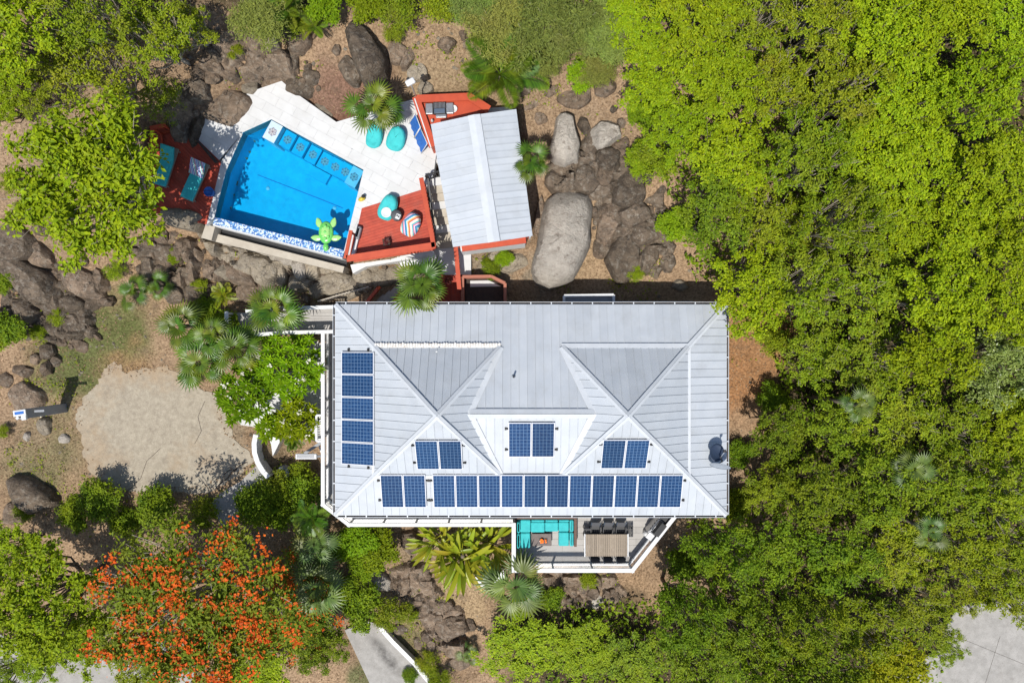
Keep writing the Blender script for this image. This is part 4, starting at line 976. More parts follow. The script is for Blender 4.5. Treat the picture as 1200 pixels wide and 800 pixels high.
# potted spiky plant
p = P3(454, 284.5, ZP + .02); pt = empty('potted_plant', p, 'dark spiky plant in a square pot on the red deck', 'plant')
MB().box((p.x, p.y, p.z + .15), (.28, .28, .30), .2, top=1.15).build('pot', M['soil'], pt)
def spike(a, el, L, w, mat, parent, base, name='leaf', droop=.25):
    d = Vector((math.cos(a), math.sin(a), 0)); vs = []; n = 4
    s_ = Vector((-d.y, d.x, 0))
    for i in range(n + 1):
        t = i / n; p = base + d * (L * t * math.cos(el)) + Vector((0, 0, L * t * math.sin(el) - droop * L * t * t)); ww_ = w * (1 - t) ** .7 * (.6 + .4 * min(1, t * 4))
        vs += [p - s_ * ww_ / 2, p + Vector((0, 0, -ww_ * .2)), p + s_ * ww_ / 2]
    fs = []
    for i in range(n): fs += [(i * 3, i * 3 + 1, i * 3 + 4, i * 3 + 3), (i * 3 + 1, i * 3 + 2, i * 3 + 5, i * 3 + 4)]
    MB().add(vs, fs, True).build(name, mat, parent)
for i in range(18): spike(i * 2.4, R.uniform(.3, 1.2), R.uniform(.22, .36), .04, M['redleaf'], pt, p + Vector((0, 0, .3)))
p2 = P3(526, 329.5, 4.56); pt2 = empty('potted_plant', p2, 'maroon spiky plant on the small red landing deck', 'plant')
MB().lathe([(.12, 0), (.16, .25), (.17, .27)], p2, 12).build('pot', M['soil'], pt2)
for i in range(20): spike(i * 2.4, R.uniform(.2, 1.1), R.uniform(.3, .42), .05, M['redleaf'], pt2, p2 + Vector((0, 0, .27)))
# sun loungers
def lounger(px, py, ang_img, label, towel=None):
    x, y = P(px, py, ZP + .3); r = empty('sun_lounger', (x, y, ZP + .02), label, 'sun lounger', 'sun loungers on the shaded red deck', math.radians(-ang_img))
    MB().box((0, 0, .24), (1.9, .66, .05)).build('frame', M['timber'], r, True)
    MB().bbox((-.30, 0, .32), (1.22, .62, .11), .04).build('seat_cushion', M['turq'], r, True)
    bk = MB(); vs = [Vector(v) for v in ((.32, -.31, .28), (.32, .31, .28), (.92, .31, .62), (.92, -.31, .62))]; nn = Vector((-.45, 0, .89)) * .10; vs = vs + [v + nn for v in vs]
    bk.add(vs, [(0, 1, 2, 3), (7, 6, 5, 4), (1, 0, 4, 5), (2, 1, 5, 6), (3, 2, 6, 7), (0, 3, 7, 4)]).build('backrest_cushion', M['turq'], r, True)
    for s_ in (-1, 1):
        for t_ in (-1, 1): MB().box((s_ * .85, t_ * .28, .115), (.07, .07, .23)).build('leg', M['timber'], r, True)
    if towel:
        tw = [Vector(v) + nn * 1.12 for v in ((.30, -.35, .28), (.30, .35, .28), (.97, .35, .66), (.97, -.35, .66))]
        tw2 = [tw[0], tw[1], tw[1] + Vector((-.35, 0, -.0)), tw[0] + Vector((-.35, 0, 0))]
        o = MB().add(tw + [v + nn * .12 for v in tw], [(3, 2, 1, 0), (4, 5, 6, 7), (0, 1, 5, 4), (1, 2, 6, 5), (2, 3, 7, 6), (3, 0, 4, 7)])
        k = MB(); rot = Matrix.Rotation(math.radians(-ang_img), 4, 'Z')
        k.add([tuple(rot @ Vector(v) + Vector((x, y, ZP + .02))) for v in o.v], o.f)
        t_ = thing('beach_towel', k, towel, 'striped beach towel draped over the lounger nearest the pool', 'towel')
towm = stripes('striped_towel', [(.66, .62, .60), (.10, .30, .55), (.62, .55, .70), (.05, .10, .35), (.70, .68, .62), (.10, .45, .50), (.60, .45, .30), (.30, .12, .40)], 3.1, 0)
lounger(228, 212, -66, 'turquoise sun lounger with a striped towel nearest the pool', towm)
lounger(194, 195, -72, 'turquoise sun lounger mostly hidden under the tree', None)
p = P3(248.5, 226.5, ZP + .02); ib = empty('ice_bucket', p, 'round blue bucket standing on the pool edge', 'bucket')
MB().lathe([(.16, 0), (.21, .36), (.23, .37), (.21, .385), (.18, .30), (.02, .28)], p, 20).build('tub', M['blue'], ib)
MB().tube([(p.x - .21, p.y, p.z + .37), (p.x - .1, p.y + .02, p.z + .5), (p.x + .1, p.y + .02, p.z + .5), (p.x + .21, p.y, p.z + .37)], .012, 6).build('handle', M['black'], ib)
# inflatable turtle on the water
p = P3(382, 273, ZP + .1); tz = ZP - .03
tg = surf('green_vinyl', (.12, .52, .10), (.18, .60, .14), .25, 9, spec=.6); tg2 = surf('pale_green_vinyl', (.38, .68, .22), (.30, .62, .18), .25, 9, spec=.6)
tu = empty('pool_float', (p.x, p.y, tz), 'green inflatable turtle float on the pool water', 'pool float', rz=0.0)
MB().lathe([(.02, 0), (.38, .02), (.44, .10), (.40, .19), (.30, .22), (.02, .24)], (0, .02, 0), 28, .80, 1.22).build('body_ring', tg, tu, True)
MB().lathe([(.30, .2), (.27, .26), (.16, .30), (.02, .31)], (0, .02, 0), 24, .78, 1.2).build('shell', tg2, tu, True)
for i in range(3):
    for s_ in ((-1, 1) if i != 1 else (-1, 1)):
        MB().lathe([(.085, .22), (.07, .275), (.02, .285)], (s_ * .13, -.18 + i * .2, 0), 6).build('shell_plate', tg, tu, True)
for i in range(3): MB().lathe([(.085, .27), (.07, .315), (.02, .32)], (0, -.26 + i * .28, 0), 6).build('shell_plate', tg, tu, True)
for sx_, yy, an_, L in ((-1, .42, 2.25, .42), (1, .42, .9, .42), (-1, -.28, 3.35, .46), (1, -.28, -.2, .46)):
    d = Vector((math.cos(an_), math.sin(an_), 0)); s_ = Vector((-d.y, d.x, 0)); b0 = Vector((sx_ * .24, yy * .75, .10)); vs = []; fs = []
    prof = ((0, .10), (.25, .15), (.55, .16), (.8, .11), (1, .02))
    for t, w_ in prof:
        c0 = b0 + d * L * t + s_ * (.10 * t * t * sx_)
        for k in range(8): a_ = k * math.pi / 4; vs.append(c0 + s_ * w_ * math.cos(a_) + Vector((0, 0, .05 * math.sin(a_) * (1.1 - t * .6))))
    for j in range(4):
        for k in range(8): l_ = (k + 1) % 8; fs.append((j * 8 + k, j * 8 + l_, j * 8 + 8 + l_, j * 8 + 8 + k))
    MB().add(vs, fs, True).build('flipper', tg2, tu, True)
MB().lathe([(.02, .03), (.13, .06), (.16, .14), (.13, .22), (.02, .25)], (0, -.66, 0), 16, .85, 1.25).build('head', tg, tu, True)
# bucket of small bits at the pool: grey tote, yellow toy
p = P3(420, 273, ZP + .2); tb = empty('tote_bag', (p.x, p.y, ZP + .02), 'slumped dark grey tote at the corner of the red deck', 'bag', rz=-.25)
MB().bbox((0, 0, .16), (.22, .62, .32), .08).build('body', M['grey'], tb, True); MB().tube([(-.05, -.2, .3), (-.05, -.1, .42), (-.05, .1, .42), (-.05, .2, .3)], .015, 6).build('strap', M['black'], tb, True)
p = P3(424.5, 233.5, ZP); ty = empty('water_toy', p, 'small yellow and black toy on the pool coping', 'toy', rz=.4)
MB().lathe([(.02, 0), (.12, .03), (.14, .08), (.08, .14), (.02, .16)], (0, 0, 0), 12, 1.3, .8).build('body', surf('yellow_plastic', (.62, .48, .05), (.55, .40, .04), .4, 5), ty, True)
MB().lathe([(.02, .1), (.08, .14), (.09, .20), (.02, .26)], (.12, .06, 0), 10).build('head', M['black'], ty, True)
# cabana bar counter, grill, blue folded chairs, white lamp on a pole
bar = empty('bar_counter', P3(515, 135, ZP), 'angular orange-red bar counter around the built-in grill', 'bar counter')
zc = ZP + 1.05
bp_ = [(507,172),(488,116),(550,113.5),(571,127)]
for i in range(3):
    a_, b_ = P3(*bp_[i], zc), P3(*bp_[i + 1], zc)
    MB().beam(a_, b_ + (b_ - a_).normalized() * .1, .34, .06 + .004 * i).build('counter_top', M['redrail'], bar)
    MB().beam(a_ - Vector((0, 0, .55)), b_ - Vector((0, 0, .55)), .14, 1.0).build('counter_wall', M['redrail'], bar)
MB().beam(P3(486, 116, zc), P3(505, 173, zc), .05, .10).build('white_edge', M['white'], bar)
MB().prism(poly([(495,121),(548,118),(566,128),(512,147),(505,150)], ZP + .85), ZP + .1, ZP + .85).build('worktop', M['redrail'], bar)
gp = P3(515, 126.5, ZP + 1.0); bg = empty('built_in_grill', (gp.x, gp.y, ZP + .85), 'black and steel grill set into the red bar counter', 'grill', rz=.03)
MB().bbox((0, 0, .06), (.58, .56, .12), .02).build('body', M['black'], bg, True)
for s_ in (-1, 1): MB().bbox((s_ * .47, -.02, .09), (.34, .50, .14), .03).build('side_shelf', M['steel'], bg, True)
MB().bbox((.06, -.36, .08), (.5, .16, .1), .03).build('front_panel', M['steel'], bg, True)
for i in range(9): MB().box((-.24 + i * .06, .12, .13), (.02, .24, .015)).build('grate_bar', M['steel'], bg, True)
MB().bbox((.0, -.13, .14), (.50, .22, .05), .02).build('lid', M['greymetal'], bg, True)
wb = P3(531.5, 127, ZP + 1.0); thing('bowl', MB().lathe([(.08, 0), (.15, .06), (.17, .1), (.15, .1), (.05, .03)], (wb.x, wb.y, ZP + .852), 18), M['white'], 'white bowl at the end of the built-in grill', 'bowl')
wb = P3(506.5, 141.5, ZP + 1.0); thing('bottle', MB().lathe([(.06, 0), (.06, .2), (.025, .26), (.025, .31)], (wb.x, wb.y, ZP + .852), 12), M['white'], 'white bottle on the bar worktop', 'bottle')
for i, (a_, b_, w_) in enumerate((((486, 138), (492, 154), 'nearer the palm'), ((492, 155), (500, 173), 'nearer the stairs'))):
    p, q_ = P3(*a_, ZP + .5), P3(*b_, ZP + .5); d = (q_ - p).normalized(); s_ = Vector((-d.y, d.x, 0)); r = empty('folded_chair', (p + q_) / 2 - Vector((0, 0, .5)), 'blue canvas folding chair leaning on the bar, ' + w_, 'folding chair', 'blue chairs leaning on the bar')
    L = (q_ - p).length; base_ = (p + q_) / 2; vs = []; fs = []
    for j in range(7):
        t = j / 6 - .5
        for k, (off, zz) in enumerate(((.32, -.48), (.10, .0), (-.04, .32), (-.10, .46))):
            vs.append(base_ + d * (L * t) + s_ * (-off + .03 * math.sin(j * 2.1 + k)) + Vector((0, 0, zz + .03 * math.cos(j * 1.7))))
    for j in range(6):
        for k in range(3): fs.append((j * 4 + k, j * 4 + k + 1, j * 4 + k + 5, j * 4 + k + 4))
    MB().add(vs, fs, True).build('sling', M['blue'], r)
    for t in (-.5, .5):
        MB().tube([base_ + d * (L * t) - s_ * .36 + Vector((0, 0, -.5)), base_ + d * (L * t) + s_ * .12 + Vector((0, 0, .55))], .018, 6).build('frame_tube', M['white'], r)
    MB().tube([base_ + d * (L * -.5) + s_ * .10 + Vector((0, 0, .52)), base_ + d * (L * .5) + s_ * .10 + Vector((0, 0, .52))], .018, 6).build('cross_tube', M['white'], r)
p = P3(487.5, 113.5, ZP + 1.0); lp = empty('pole_lamp', (p.x, p.y, ZP), 'white box lamp on a thin pole at the bar corner', 'lamp')
top_ = Vector((p.x, p.y, ZP + 2.55))
MB().tube([(p.x, p.y, ZP), top_], .028, 8).build('pole', M['steel'], lp)
MB().bbox((top_.x - .02, top_.y + .06, top_.z + .06), (.42, .26, .14), .05, .5).build('lamp_head', M['white'], lp)
MB().bbox((top_.x - .12, top_.y + .20, top_.z + .04), (.14, .10, .10), .02, .5).build('sensor', M['black'], lp)

# ------------------------------------------------------------------ garden furniture on the left
p = onground(75, 478); gp_ = empty('gate_pillar', p, 'tall grey gate pillar with a white solar lamp beside the parking pad', 'pillar', rz=.14)
MB().bbox((0, 0, 1.45), (.34, .46, 2.9), .02).build('column', M['grey'], gp_, True)
MB().bbox((-.02, .08, 3.05), (.58, .28, .05), .015).build('solar_panel', M['white'], gp_, True); MB().box((-.02, .08, 3.079), (.42, .13, .006)).build('cell_strip', M['blue'], gp_, True)
MB().bbox((.10, -.16, 2.96), (.22, .22, .12), .02).build('lamp_head', M['white'], gp_, True); MB().beam((-.15, -.1, 2.95), (-.25, -.18, 2.96), .12, .10).build('lamp_arm', M['white'], gp_, True)
MB().lathe([(.04, 0), (.04, .05), (.02, .06)], (0, -.235, 1.7), 10).build('button', M['petal'], gp_, True)
MB().beam((.33, .06, 2.55), (.75, .02, 2.5), .10, .10).build('side_bracket', M['grey'], gp_, True)
# white curved garden wall
mb = MB(); cw = [(303,508),(301,518),(301.5,529),(305,540),(311,550),(317,557)]
gw = empty('garden_wall', onground(303, 530), 'low curved white garden wall by the parking pad', 'wall')
for i in range(5):
    a_, b_ = P3(*cw[i], 3.9), P3(*cw[i + 1], 3.9); MB().beam(a_, b_ + (b_ - a_) * .06, .24, .75 + .004 * i).build('wall_section', M['white'], gw)
gw2 = empty('garden_wall', onground(322, 518), 'short broad white wall end inside the curved garden wall', 'wall')
MB().prism(poly([(314,509),(328,508),(328,518),(322,530),(320,534),(318,520)], 3.8), 3.2, 3.85).build('wall_section', M['white'], gw2)
p = onground(336, 551); thing('rain_barrel', MB().lathe([(.30, 0), (.36, .3), (.33, .6), (.2, .72), (.03, .75)], p, 20), M['dishback'], 'blue-grey domed barrel among shrubs by the balcony', 'barrel')
p = onground(576, 683, .4); thing('garden_ledge', MB().prism(poly([(556,676),(590,668),(592,684),(578,688),(556,686)], 1.9), .9, 1.9), M['white'], 'white rendered ledge half hidden by palm fronds', 'ledge')
# ------------------------------------------------------------------ boulders
def rock(px, py, a, b_, ang_img, h, mat, label, outline=None, seed=0, name='boulder', lift=0.0, sink=.25, flat=1.0):
    rr = random.Random(seed * 7 + int(px * 3 + py))
    c = onground(px, py, h * .4); s = (CAMZ - c.z - h * .4) / FPX
    nu, nv = 48, 14
    if outline: pts = [((x_ - px) * s, (py - y_) * s) for x_, y_ in outline]
    else:
        nn = rr.choice((5, 6, 6, 7, 8)); f0 = rr.uniform(0, 6.28); ca_ = math.radians(-ang_img); pts = []
        for k in range(nn):
            t = f0 + (k + rr.uniform(-.3, .3)) * 6.283 / nn; q_ = 1.36 * s * rr.uniform(.86, 1.12); u_, v_ = a * q_ * math.cos(t), b_ * q_ * math.sin(t)
            pts.append((u_ * math.cos(ca_) - v_ * math.sin(ca_), u_ * math.sin(ca_) + v_ * math.cos(ca_)))
    def rad(th):
        best = .05; d = (math.cos(th), math.sin(th))
        for i in range(len(pts)):
            (x1, y1), (x2, y2) = pts[i], pts[(i + 1) % len(pts)]; ex, ey = x2 - x1, y2 - y1; den = d[0] * ey - d[1] * ex
            if abs(den) < 1e-9: continue
            t = (x1 * ey - y1 * ex) / den; u_ = (x1 * d[1] - y1 * d[0]) / den
            if t > 0 and -1e-6 <= u_ <= 1 + 1e-6: best = max(best, t)
        return best
    R0 = [rad(2 * math.pi * i / nu) for i in range(nu)]; mr = sum(R0) / nu
    vs = []
    lev = [(-1, 1.0)] + [(j / (nv - 2), None) for j in range(nv - 1)]
    for j, (t, _) in enumerate(lev):
        if t < 0: k, z = 1.0, -.9
        else:
            p_ = t * math.pi / 2; k = max(math.cos(p_), 0) ** (.42 * flat); z = math.sin(p_) ** 1.1 * h
        for i in range(nu):
            th = 2 * math.pi * i / nu; vs.append([R0[i] * k * math.cos(th), R0[i] * k * math.sin(th), z])
    V = np.array(vs); ox = rr.uniform(0, 40)
    for _ in range(6 if outline else 13):
        th = rr.uniform(0, 6.28); el = rr.uniform(.6, 1.5) if outline else rr.choice((rr.uniform(0, .5), rr.uniform(.5, 1.5))); n = np.array([math.cos(th) * math.cos(el), math.sin(th) * math.cos(el), math.sin(el)])
        dmax = (V @ n).max(); d = dmax - rr.uniform(.05, .20 if el < .5 else (.14 if outline else .30)) * (mr if el < .5 else min(mr, h)); over = V @ n - d; mask = (over > 0) & (V[:, 2] > -.5); V[mask] -= n[None, :] * over[mask][:, None] * .95
    for fr, am in ((1.1 / mr, .07), (2.6 / mr, .05), (6 / mr, .03), (13 / mr, .018)):
        n = vnoise(V[:, 0] + V[:, 2] * .6, V[:, 1] + V[:, 2] * .8, fr, int(ox)) - .5
        V[:, 2] += n * am * 2 * min(h, mr) * (V[:, 2] > -.5); V[:, :2] *= (1 + n * am * .7)[:, None]
    fs = []
    N = len(lev)
    for j in range(N - 1):
        for i in range(nu):
            k = (i + 1) % nu; fs.append((j * nu + i, j * nu + k, j * nu + nu + k, j * nu + nu + i))
    fs.append(tuple(range((N - 1) * nu, N * nu)))
    mb = MB().add([tuple(v) for v in V], fs, True); me = mb.mesh(name)
    o = link(name, me, M[mat]); o.location = (c.x, c.y, c.z - sink * .4 + lift); tag(o, label, 'boulder' if name == 'boulder' else 'stone', 'boulders and stones around the house')
    me.set_sharp_from_angle(angle=math.radians(24))
    return o
def Z(*a, **k): rock(*a, **k)
def outcrop(pts, h, mat, label, seed):
    """low cracked bedrock: a dense height field with stepped blocks, inside an outline"""
    cx = sum(p[0] for p in pts) / len(pts); cy = sum(p[1] for p in pts) / len(pts); c = onground(cx, cy, h * .5); pg = [onground(a_, b2, h * .3) for a_, b2 in pts]
    pg = [(p.x, p.y) for p in pg]; xs = [p[0] for p in pg]; ys = [p[1] for p in pg]; st = .11
    gx1 = np.arange(min(xs) - .3, max(xs) + .3, st); gy1 = np.arange(min(ys) - .3, max(ys) + .3, st); A, B_ = np.meshgrid(gx1, gy1); ax, ay = A.ravel(), B_.ravel()
    g_ = ground(ax, ay); rs = np.random.RandomState(seed); n = max(10, int(area(pg) * 1.5)); q_ = rs.rand(n, 2) * [max(xs) - min(xs), max(ys) - min(ys)] + [min(xs), min(ys)]
    wx, wy = ax + (fbm(ax, ay, 1.3, seed) - .5) * .7, ay + (fbm(ax, ay, 1.3, seed + 5) - .5) * .7
    an = .6; D = np.hypot(((wx[:, None] - q_[:, 0]) * math.cos(an) + (wy[:, None] - q_[:, 1]) * math.sin(an)), 1.6 * (-(wx[:, None] - q_[:, 0]) * math.sin(an) + (wy[:, None] - q_[:, 1]) * math.cos(an)))
    o_ = np.argsort(D, 1)[:, :2]; d1 = np.take_along_axis(D, o_, 1); edge = np.clip((d1[:, 1] - d1[:, 0]) / .16, 0, 1); k = o_[:, 0]; hk = rs.uniform(.15, 1, n); tx, ty = rs.uniform(-.45, .45, (2, n))
    z = h * hk[k] + tx[k] * (ax - q_[k, 0]) + ty[k] * (ay - q_[k, 1]); z = z * (.25 + .75 * edge ** .6) - (1 - edge) * .12 + (fbm(ax, ay, 3.5, seed, 4) - .5) * .16
    ins = pdist(ax, ay, pg) + (fbm(ax, ay, 1.8, seed + 9) - .5) * .5; fall = np.clip(1 - ins / .25, 0, 1); Zz = g_ - .25 + (z + .25) * fall
    nx1, ny1 = len(gx1), len(gy1); idx = np.arange(nx1 * ny1).reshape(ny1, nx1); keep = (fall > .02).reshape(ny1, nx1); km = keep[:-1, :-1] | keep[:-1, 1:] | keep[1:, 1:] | keep[1:, :-1]
    qd = np.stack([idx[:-1, :-1][km], idx[:-1, 1:][km], idx[1:, 1:][km], idx[1:, :-1][km]], 1); used, inv = np.unique(qd, return_inverse=True); co = np.stack([ax - c.x, ay - c.y, Zz - c.z], 1)[used]
    me = bpy.data.meshes.new('rock_outcrop'); fill_mesh(me, co, inv.reshape(-1, 4), True); me.set_sharp_from_angle(angle=math.radians(32)); o = link('rock_outcrop', me, M[mat]); o.location = c; tag(o, label, 'rock')
outcrop([(222,262),(250,270),(300,288),(360,305),(415,320),(470,308),(500,312),(480,326),(430,335),(395,345),(340,332),(290,318),(250,300)], .75, 'rock_tan', 'jagged tan bedrock face below the infinity edge', 1)
outcrop([(150,285),(205,268),(250,300),(300,325),(330,345),(290,352),(250,345),(215,352),(175,335)], .5, 'rock_brown', 'cracked brown bedrock on the slope above the young fan palms', 2)
outcrop([(0,275),(40,285),(75,320),(120,320),(125,345),(100,362),(108,385),(75,400),(40,395),(0,400)], .55, 'rock_dark', 'dark cracked bedrock at the far left under the boulders', 3)
outcrop([(640,195),(690,180),(745,190),(780,205),(775,250),(790,290),(770,325),(735,320),(700,290),(698,235),(650,222)], .5, 'rock_dark', 'dark cracked bedrock between pale giant and forest', 4)
outcrop([(205,110),(235,75),(255,45),(300,40),(335,60),(345,90),(330,92),(290,98),(250,88),(228,98),(222,150),(195,140)], .5, 'rock_brown', 'brown jagged bedrock gully above the pool terrace', 5)
outcrop([(455,668),(500,660),(510,690),(540,720),(545,770),(515,765),(500,735),(470,700)], .4, 'rock_brown', 'cracked brown bedrock running down below the balcony', 6)
outcrop([(640,675),(720,676),(735,700),(700,715),(650,708)], .4, 'rock_brown', 'cracked brown bedrock just below the dining terrace', 7)
# above the pool
Z(253,117,0,0,0,.9,'rock_brown','broad flat brown boulder overhanging the pool paving',outline=[(228,96),(252,88),(292,108),(284,122),(266,144),(246,138),(222,128),(212,112)],flat=.6)
Z(231,152,10,24,8,.9,'rock_dark','tall dark boulder between flat brown boulder and shaded red deck')
Z(207,140,11,22,-8,.9,'rock_dark','dark upright boulder at the end of the bare branches')
Z(225,104,14,12,0,.7,'rock_dark','dark rock touching the broad flat boulder, on the branch side')
Z(246,76,14,9,30,.5,'rock_brown','brown rock with a grey face above the broad flat boulder')
Z(266,83,11,8,10,.5,'rock_brown','small brown rock above the paving tip, next to the cut stones')
Z(284,90,9,10,0,.5,'rock_tan','tan rock at the paving tip')
Z(262,52,10,12,30,.5,'rock_brown','jagged brown rock under the top bushes, left of the gully')
Z(250,62,12,7,40,.5,'rock_dark','dark slanting rock in the gully above the pool')
Z(300,62,10,14,0,.5,'rock_brown','brown rock below the feathery palm shrub')
Z(315,42,9,14,-10,.6,'rock_tan','pale tan rock beside the feathery palm shrub')
Z(348,44,12,15,0,.7,'rock_brown','rounded brown rock beside the small green palm')
Z(340,66,8,12,15,.5,'rock_dark','dark narrow rock below the rounded brown rock')
Z(318,84,14,9,20,.5,'rock_brown','brown rock touching the top tip of the paving')
Z(303,116,8,14,10,.5,'rock_tan','tan rock jutting into the white paving')
Z(352,100,18,9,12,.5,'rock_dark','dark flat rock at the paving edge, upper of two')
Z(348,113,13,8,20,.5,'rock_dark','dark flat rock at the paving edge, lower of two')
Z(364,88,9,8,0,.4,'rock_dark','small dark rock above the flat paving-edge rocks')
Z(378,131,18,9,28,.45,'rock_tan','tan sloping rock between white paving and red mulch')
Z(430,64,0,0,0,1.5,'rock_dark','big dark pointed boulder above the fan palm',outline=[(402,34),(412,22),(428,30),(440,45),(453,66),(452,84),(440,98),(428,104),(420,88),(408,60)])
Z(409,80,9,16,-25,.5,'rock_dark','dark slab leaning on the big pointed boulder')
Z(464,59,10,12,0,.5,'rock_brown','squarish brown rock beside the big pointed boulder')
Z(478,66,6,13,25,.5,'rock_brown','narrow tilted brown rock in the dirt above the lamp')
Z(489,82,11,10,10,.35,'rock_tan','smooth orange-tan rock above the white lamp')
Z(499,101,9,8,-30,.4,'rock_tan','angular tan rock beside the bar corner')
Z(523,50,9,9,10,.5,'rock_brown','faceted brown rock in the dirt above the bar')
Z(543,40,5,6,0,.3,'rock_brown','small brown rock right of the faceted one, upper',name='stone')
Z(547,50,4,5,0,.25,'rock_brown','small brown rock right of the faceted one, lower',name='stone')
Z(562,95,7,8,20,.3,'rock_brown','low brown rock under the spiky fronds above the cabana',name='stone')
Z(393,56,5,6,0,.3,'rock_brown','small brown rock between mulch and pointed boulder',name='stone')
# right of the cabana
Z(662,161,0,0,0,1.5,'rock_pale','tall pale boulder beside the cabana, upper of the two pale giants',outline=[(652,134),(662,130),(673,134),(676,150),(681,170),(679,188),(662,194),(648,188),(644,172),(650,150)])
Z(660,278,0,0,0,1.9,'rock_pale','enormous oblong pale boulder between cabana and house',outline=[(640,232),(652,224),(672,221),(690,226),(696,240),(693,262),(694,285),(684,308),(672,328),(645,338),(626,330),(622,312),(630,285),(633,255)],flat=.8)
Z(710,157,14,16,25,1.0,'rock_pale','pale rounded boulder next to the tall pale one')
Z(686,147,6,11,-30,.45,'rock_dark','slim dark rock between the two upper pale boulders')
Z(691,169,8,12,0,.6,'rock_dark','dark rock below the slim one, among pale boulders')
Z(728,172,8,13,20,.5,'rock_brown','brown rock right of the pale rounded boulder')
Z(712,187,14,13,0,.8,'rock_dark','dark boulder below the pale rounded boulder')
Z(684,208,16,14,0,.9,'rock_dark','dark round boulder above the enormous pale boulder, right one')
Z(655,210,14,12,0,.8,'rock_dark','dark round boulder above the enormous pale boulder, left one')
Z(708,205,11,13,0,.7,'rock_brown','brown boulder between the dark round boulder and the black ledge')
Z(737,222,17,22,-10,1.0,'rock_dark','big black ledge of rock below the rounded boulders')
Z(754,204,14,9,0,.7,'rock_dark','dark flat rock at the forest edge, top')
Z(742,248,18,14,0,.8,'rock_dark','dark boulder under the black ledge')
Z(713,262,11,22,5,.7,'rock_brown','long brown boulder beside the enormous pale one')
Z(733,298,16,26,8,.8,'rock_dark','long grey boulder pointing at the house')
Z(757,272,17,12,-15,.8,'rock_dark','dark hollowed boulder at the forest edge')
Z(762,300,10,18,25,.6,'rock_dark','dark tapering rock right of the long grey boulder')
Z(783,307,8,11,0,.5,'rock_dark','dark rock by the bleached branches at the forest edge')
Z(770,258,12,9,0,.5,'rock_dark','dark rock under the overhanging forest leaves')
Z(798,333,10,6,0,.4,'rock_tan','pale tan rock near the house corner')
Z(704,294,8,8,0,.4,'rock_brown','small round brown rock between the pale giant and long grey boulder')
Z(675,112,17,10,-6,.5,'rock_brown','flat oblong brown rock under the bright green shrub')
Z(710,99,11,10,15,.6,'rock_brown','round brown rock at the forest edge above the clearing')
Z(616,103,9,6,-10,.35,'rock_brown','low dark rock right of the spiky fronds',name='stone')
Z(646,106,9,5,-20,.3,'rock_brown','low flat rock in the middle of the upper clearing',name='stone')
Z(624,122,10,3.5,-25,.3,'rock_brown','thin slanting rock by the cabana roof corner',name='stone')
Z(628,79,12,7,-15,.35,'rock_brown','flat rock under the feathery bushes edge',name='stone')
Z(634,137,7,6,0,.3,'rock_brown','low rock above the tall pale boulder',name='stone')
Z(728,144,5,5,0,.3,'rock_dark','small dark stone by the forest edge, lower',name='stone')
Z(720,127,4,4,0,.25,'rock_dark','small dark stone by the forest edge, upper',name='stone')
Z(632,250,6,22,8,.5,'rock_brown','narrow brown rock strip along the cabana side of the pale giant')
Z(590,305,26,12,0,.5,'rock_tan','low weathered rock below the cabana parapet')
# retaining boulders below the pool
Z(212,254,24,11,14,1.0,'rock_tan','grey-tan boulder under the shaded red deck')
Z(240,272,20,10,25,1.0,'rock_tan','grey-tan boulder below the deck corner')
Z(278,284,34,11,17,1.1,'rock_pale','long pale boulder below the infinity edge, nearest the deck corner')
Z(325,300,30,12,14,1.0,'rock_pale','long pale boulder in the middle below the infinity edge')
Z(352,314,9,12,0,.9,'rock_pale','upright white-grey rock below the infinity edge')
Z(366,316,8,14,-10,.9,'rock_tan','upright tan rock with a dark side below the infinity edge')
Z(381,316,8,7,0,.8,'rock_tan','orange-tan stone wedged below the infinity edge')
Z(398,322,9,11,0,.8,'rock_tan','tan rock near the corner of the white base wall')
Z(396,334,22,14,5,.8,'rock_tan','rounded grey-tan boulder above the picket fence')
Z(426,327,12,12,0,.8,'rock_tan','tan rock under the red deck corner')
Z(447,322,27,11,-10,.9,'rock_tan','long tan boulder under the red deck')
Z(478,309,15,8,-20,.7,'rock_tan','tan rock beside the palm shadow on the landing')
Z(372,338,12,9,-30,.6,'rock_tan','small tan rock left of the rounded boulder')
Z(350,332,16,8,-5,.6,'rock_tan','flat tan rock below the upright white-grey rock')
Z(306,318,17,15,10,.8,'rock_tan','grey-tan block with a dark gap beside it, above the walkway')
Z(322,322,12,13,0,.7,'rock_tan','grey rock between the block and flat tan rock')
Z(280,322,22,10,28,.7,'rock_brown','dark-sided slab pointing toward the walkway palm')
Z(293,342,16,12,30,.6,'rock_brown','brown boulder just above the walkway, by the yellow tuft')
Z(262,318,14,8,20,.6,'rock_tan','tan rock above the yellow tuft')
Z(246,318,10,9,0,.6,'rock_brown','brown rock left of the tan rock above the yellow tuft')
Z(222,296,14,10,15,.7,'rock_brown','brown rock in the shade under the tree, upper')
Z(192,296,15,11,0,.7,'rock_dark','dark rock under the tree skirt, middle of the slope')
Z(172,292,12,9,-10,.7,'rock_dark','dark rock at the tree skirt, toward the parking')
Z(172,316,11,15,20,.7,'rock_dark','dark rock above the young fan palm')
Z(190,322,9,13,-20,.6,'rock_dark','dark rock right of the young fan palm')
Z(228,341,14,9,0,.6,'rock_dark','dark rock left of the yellow tuft, upper')
Z(205,346,14,9,10,.6,'rock_dark','dark rock between young fan palm and yellow tuft')
Z(218,318,12,9,0,.6,'rock_dark','dark rock in the spiky shadow')
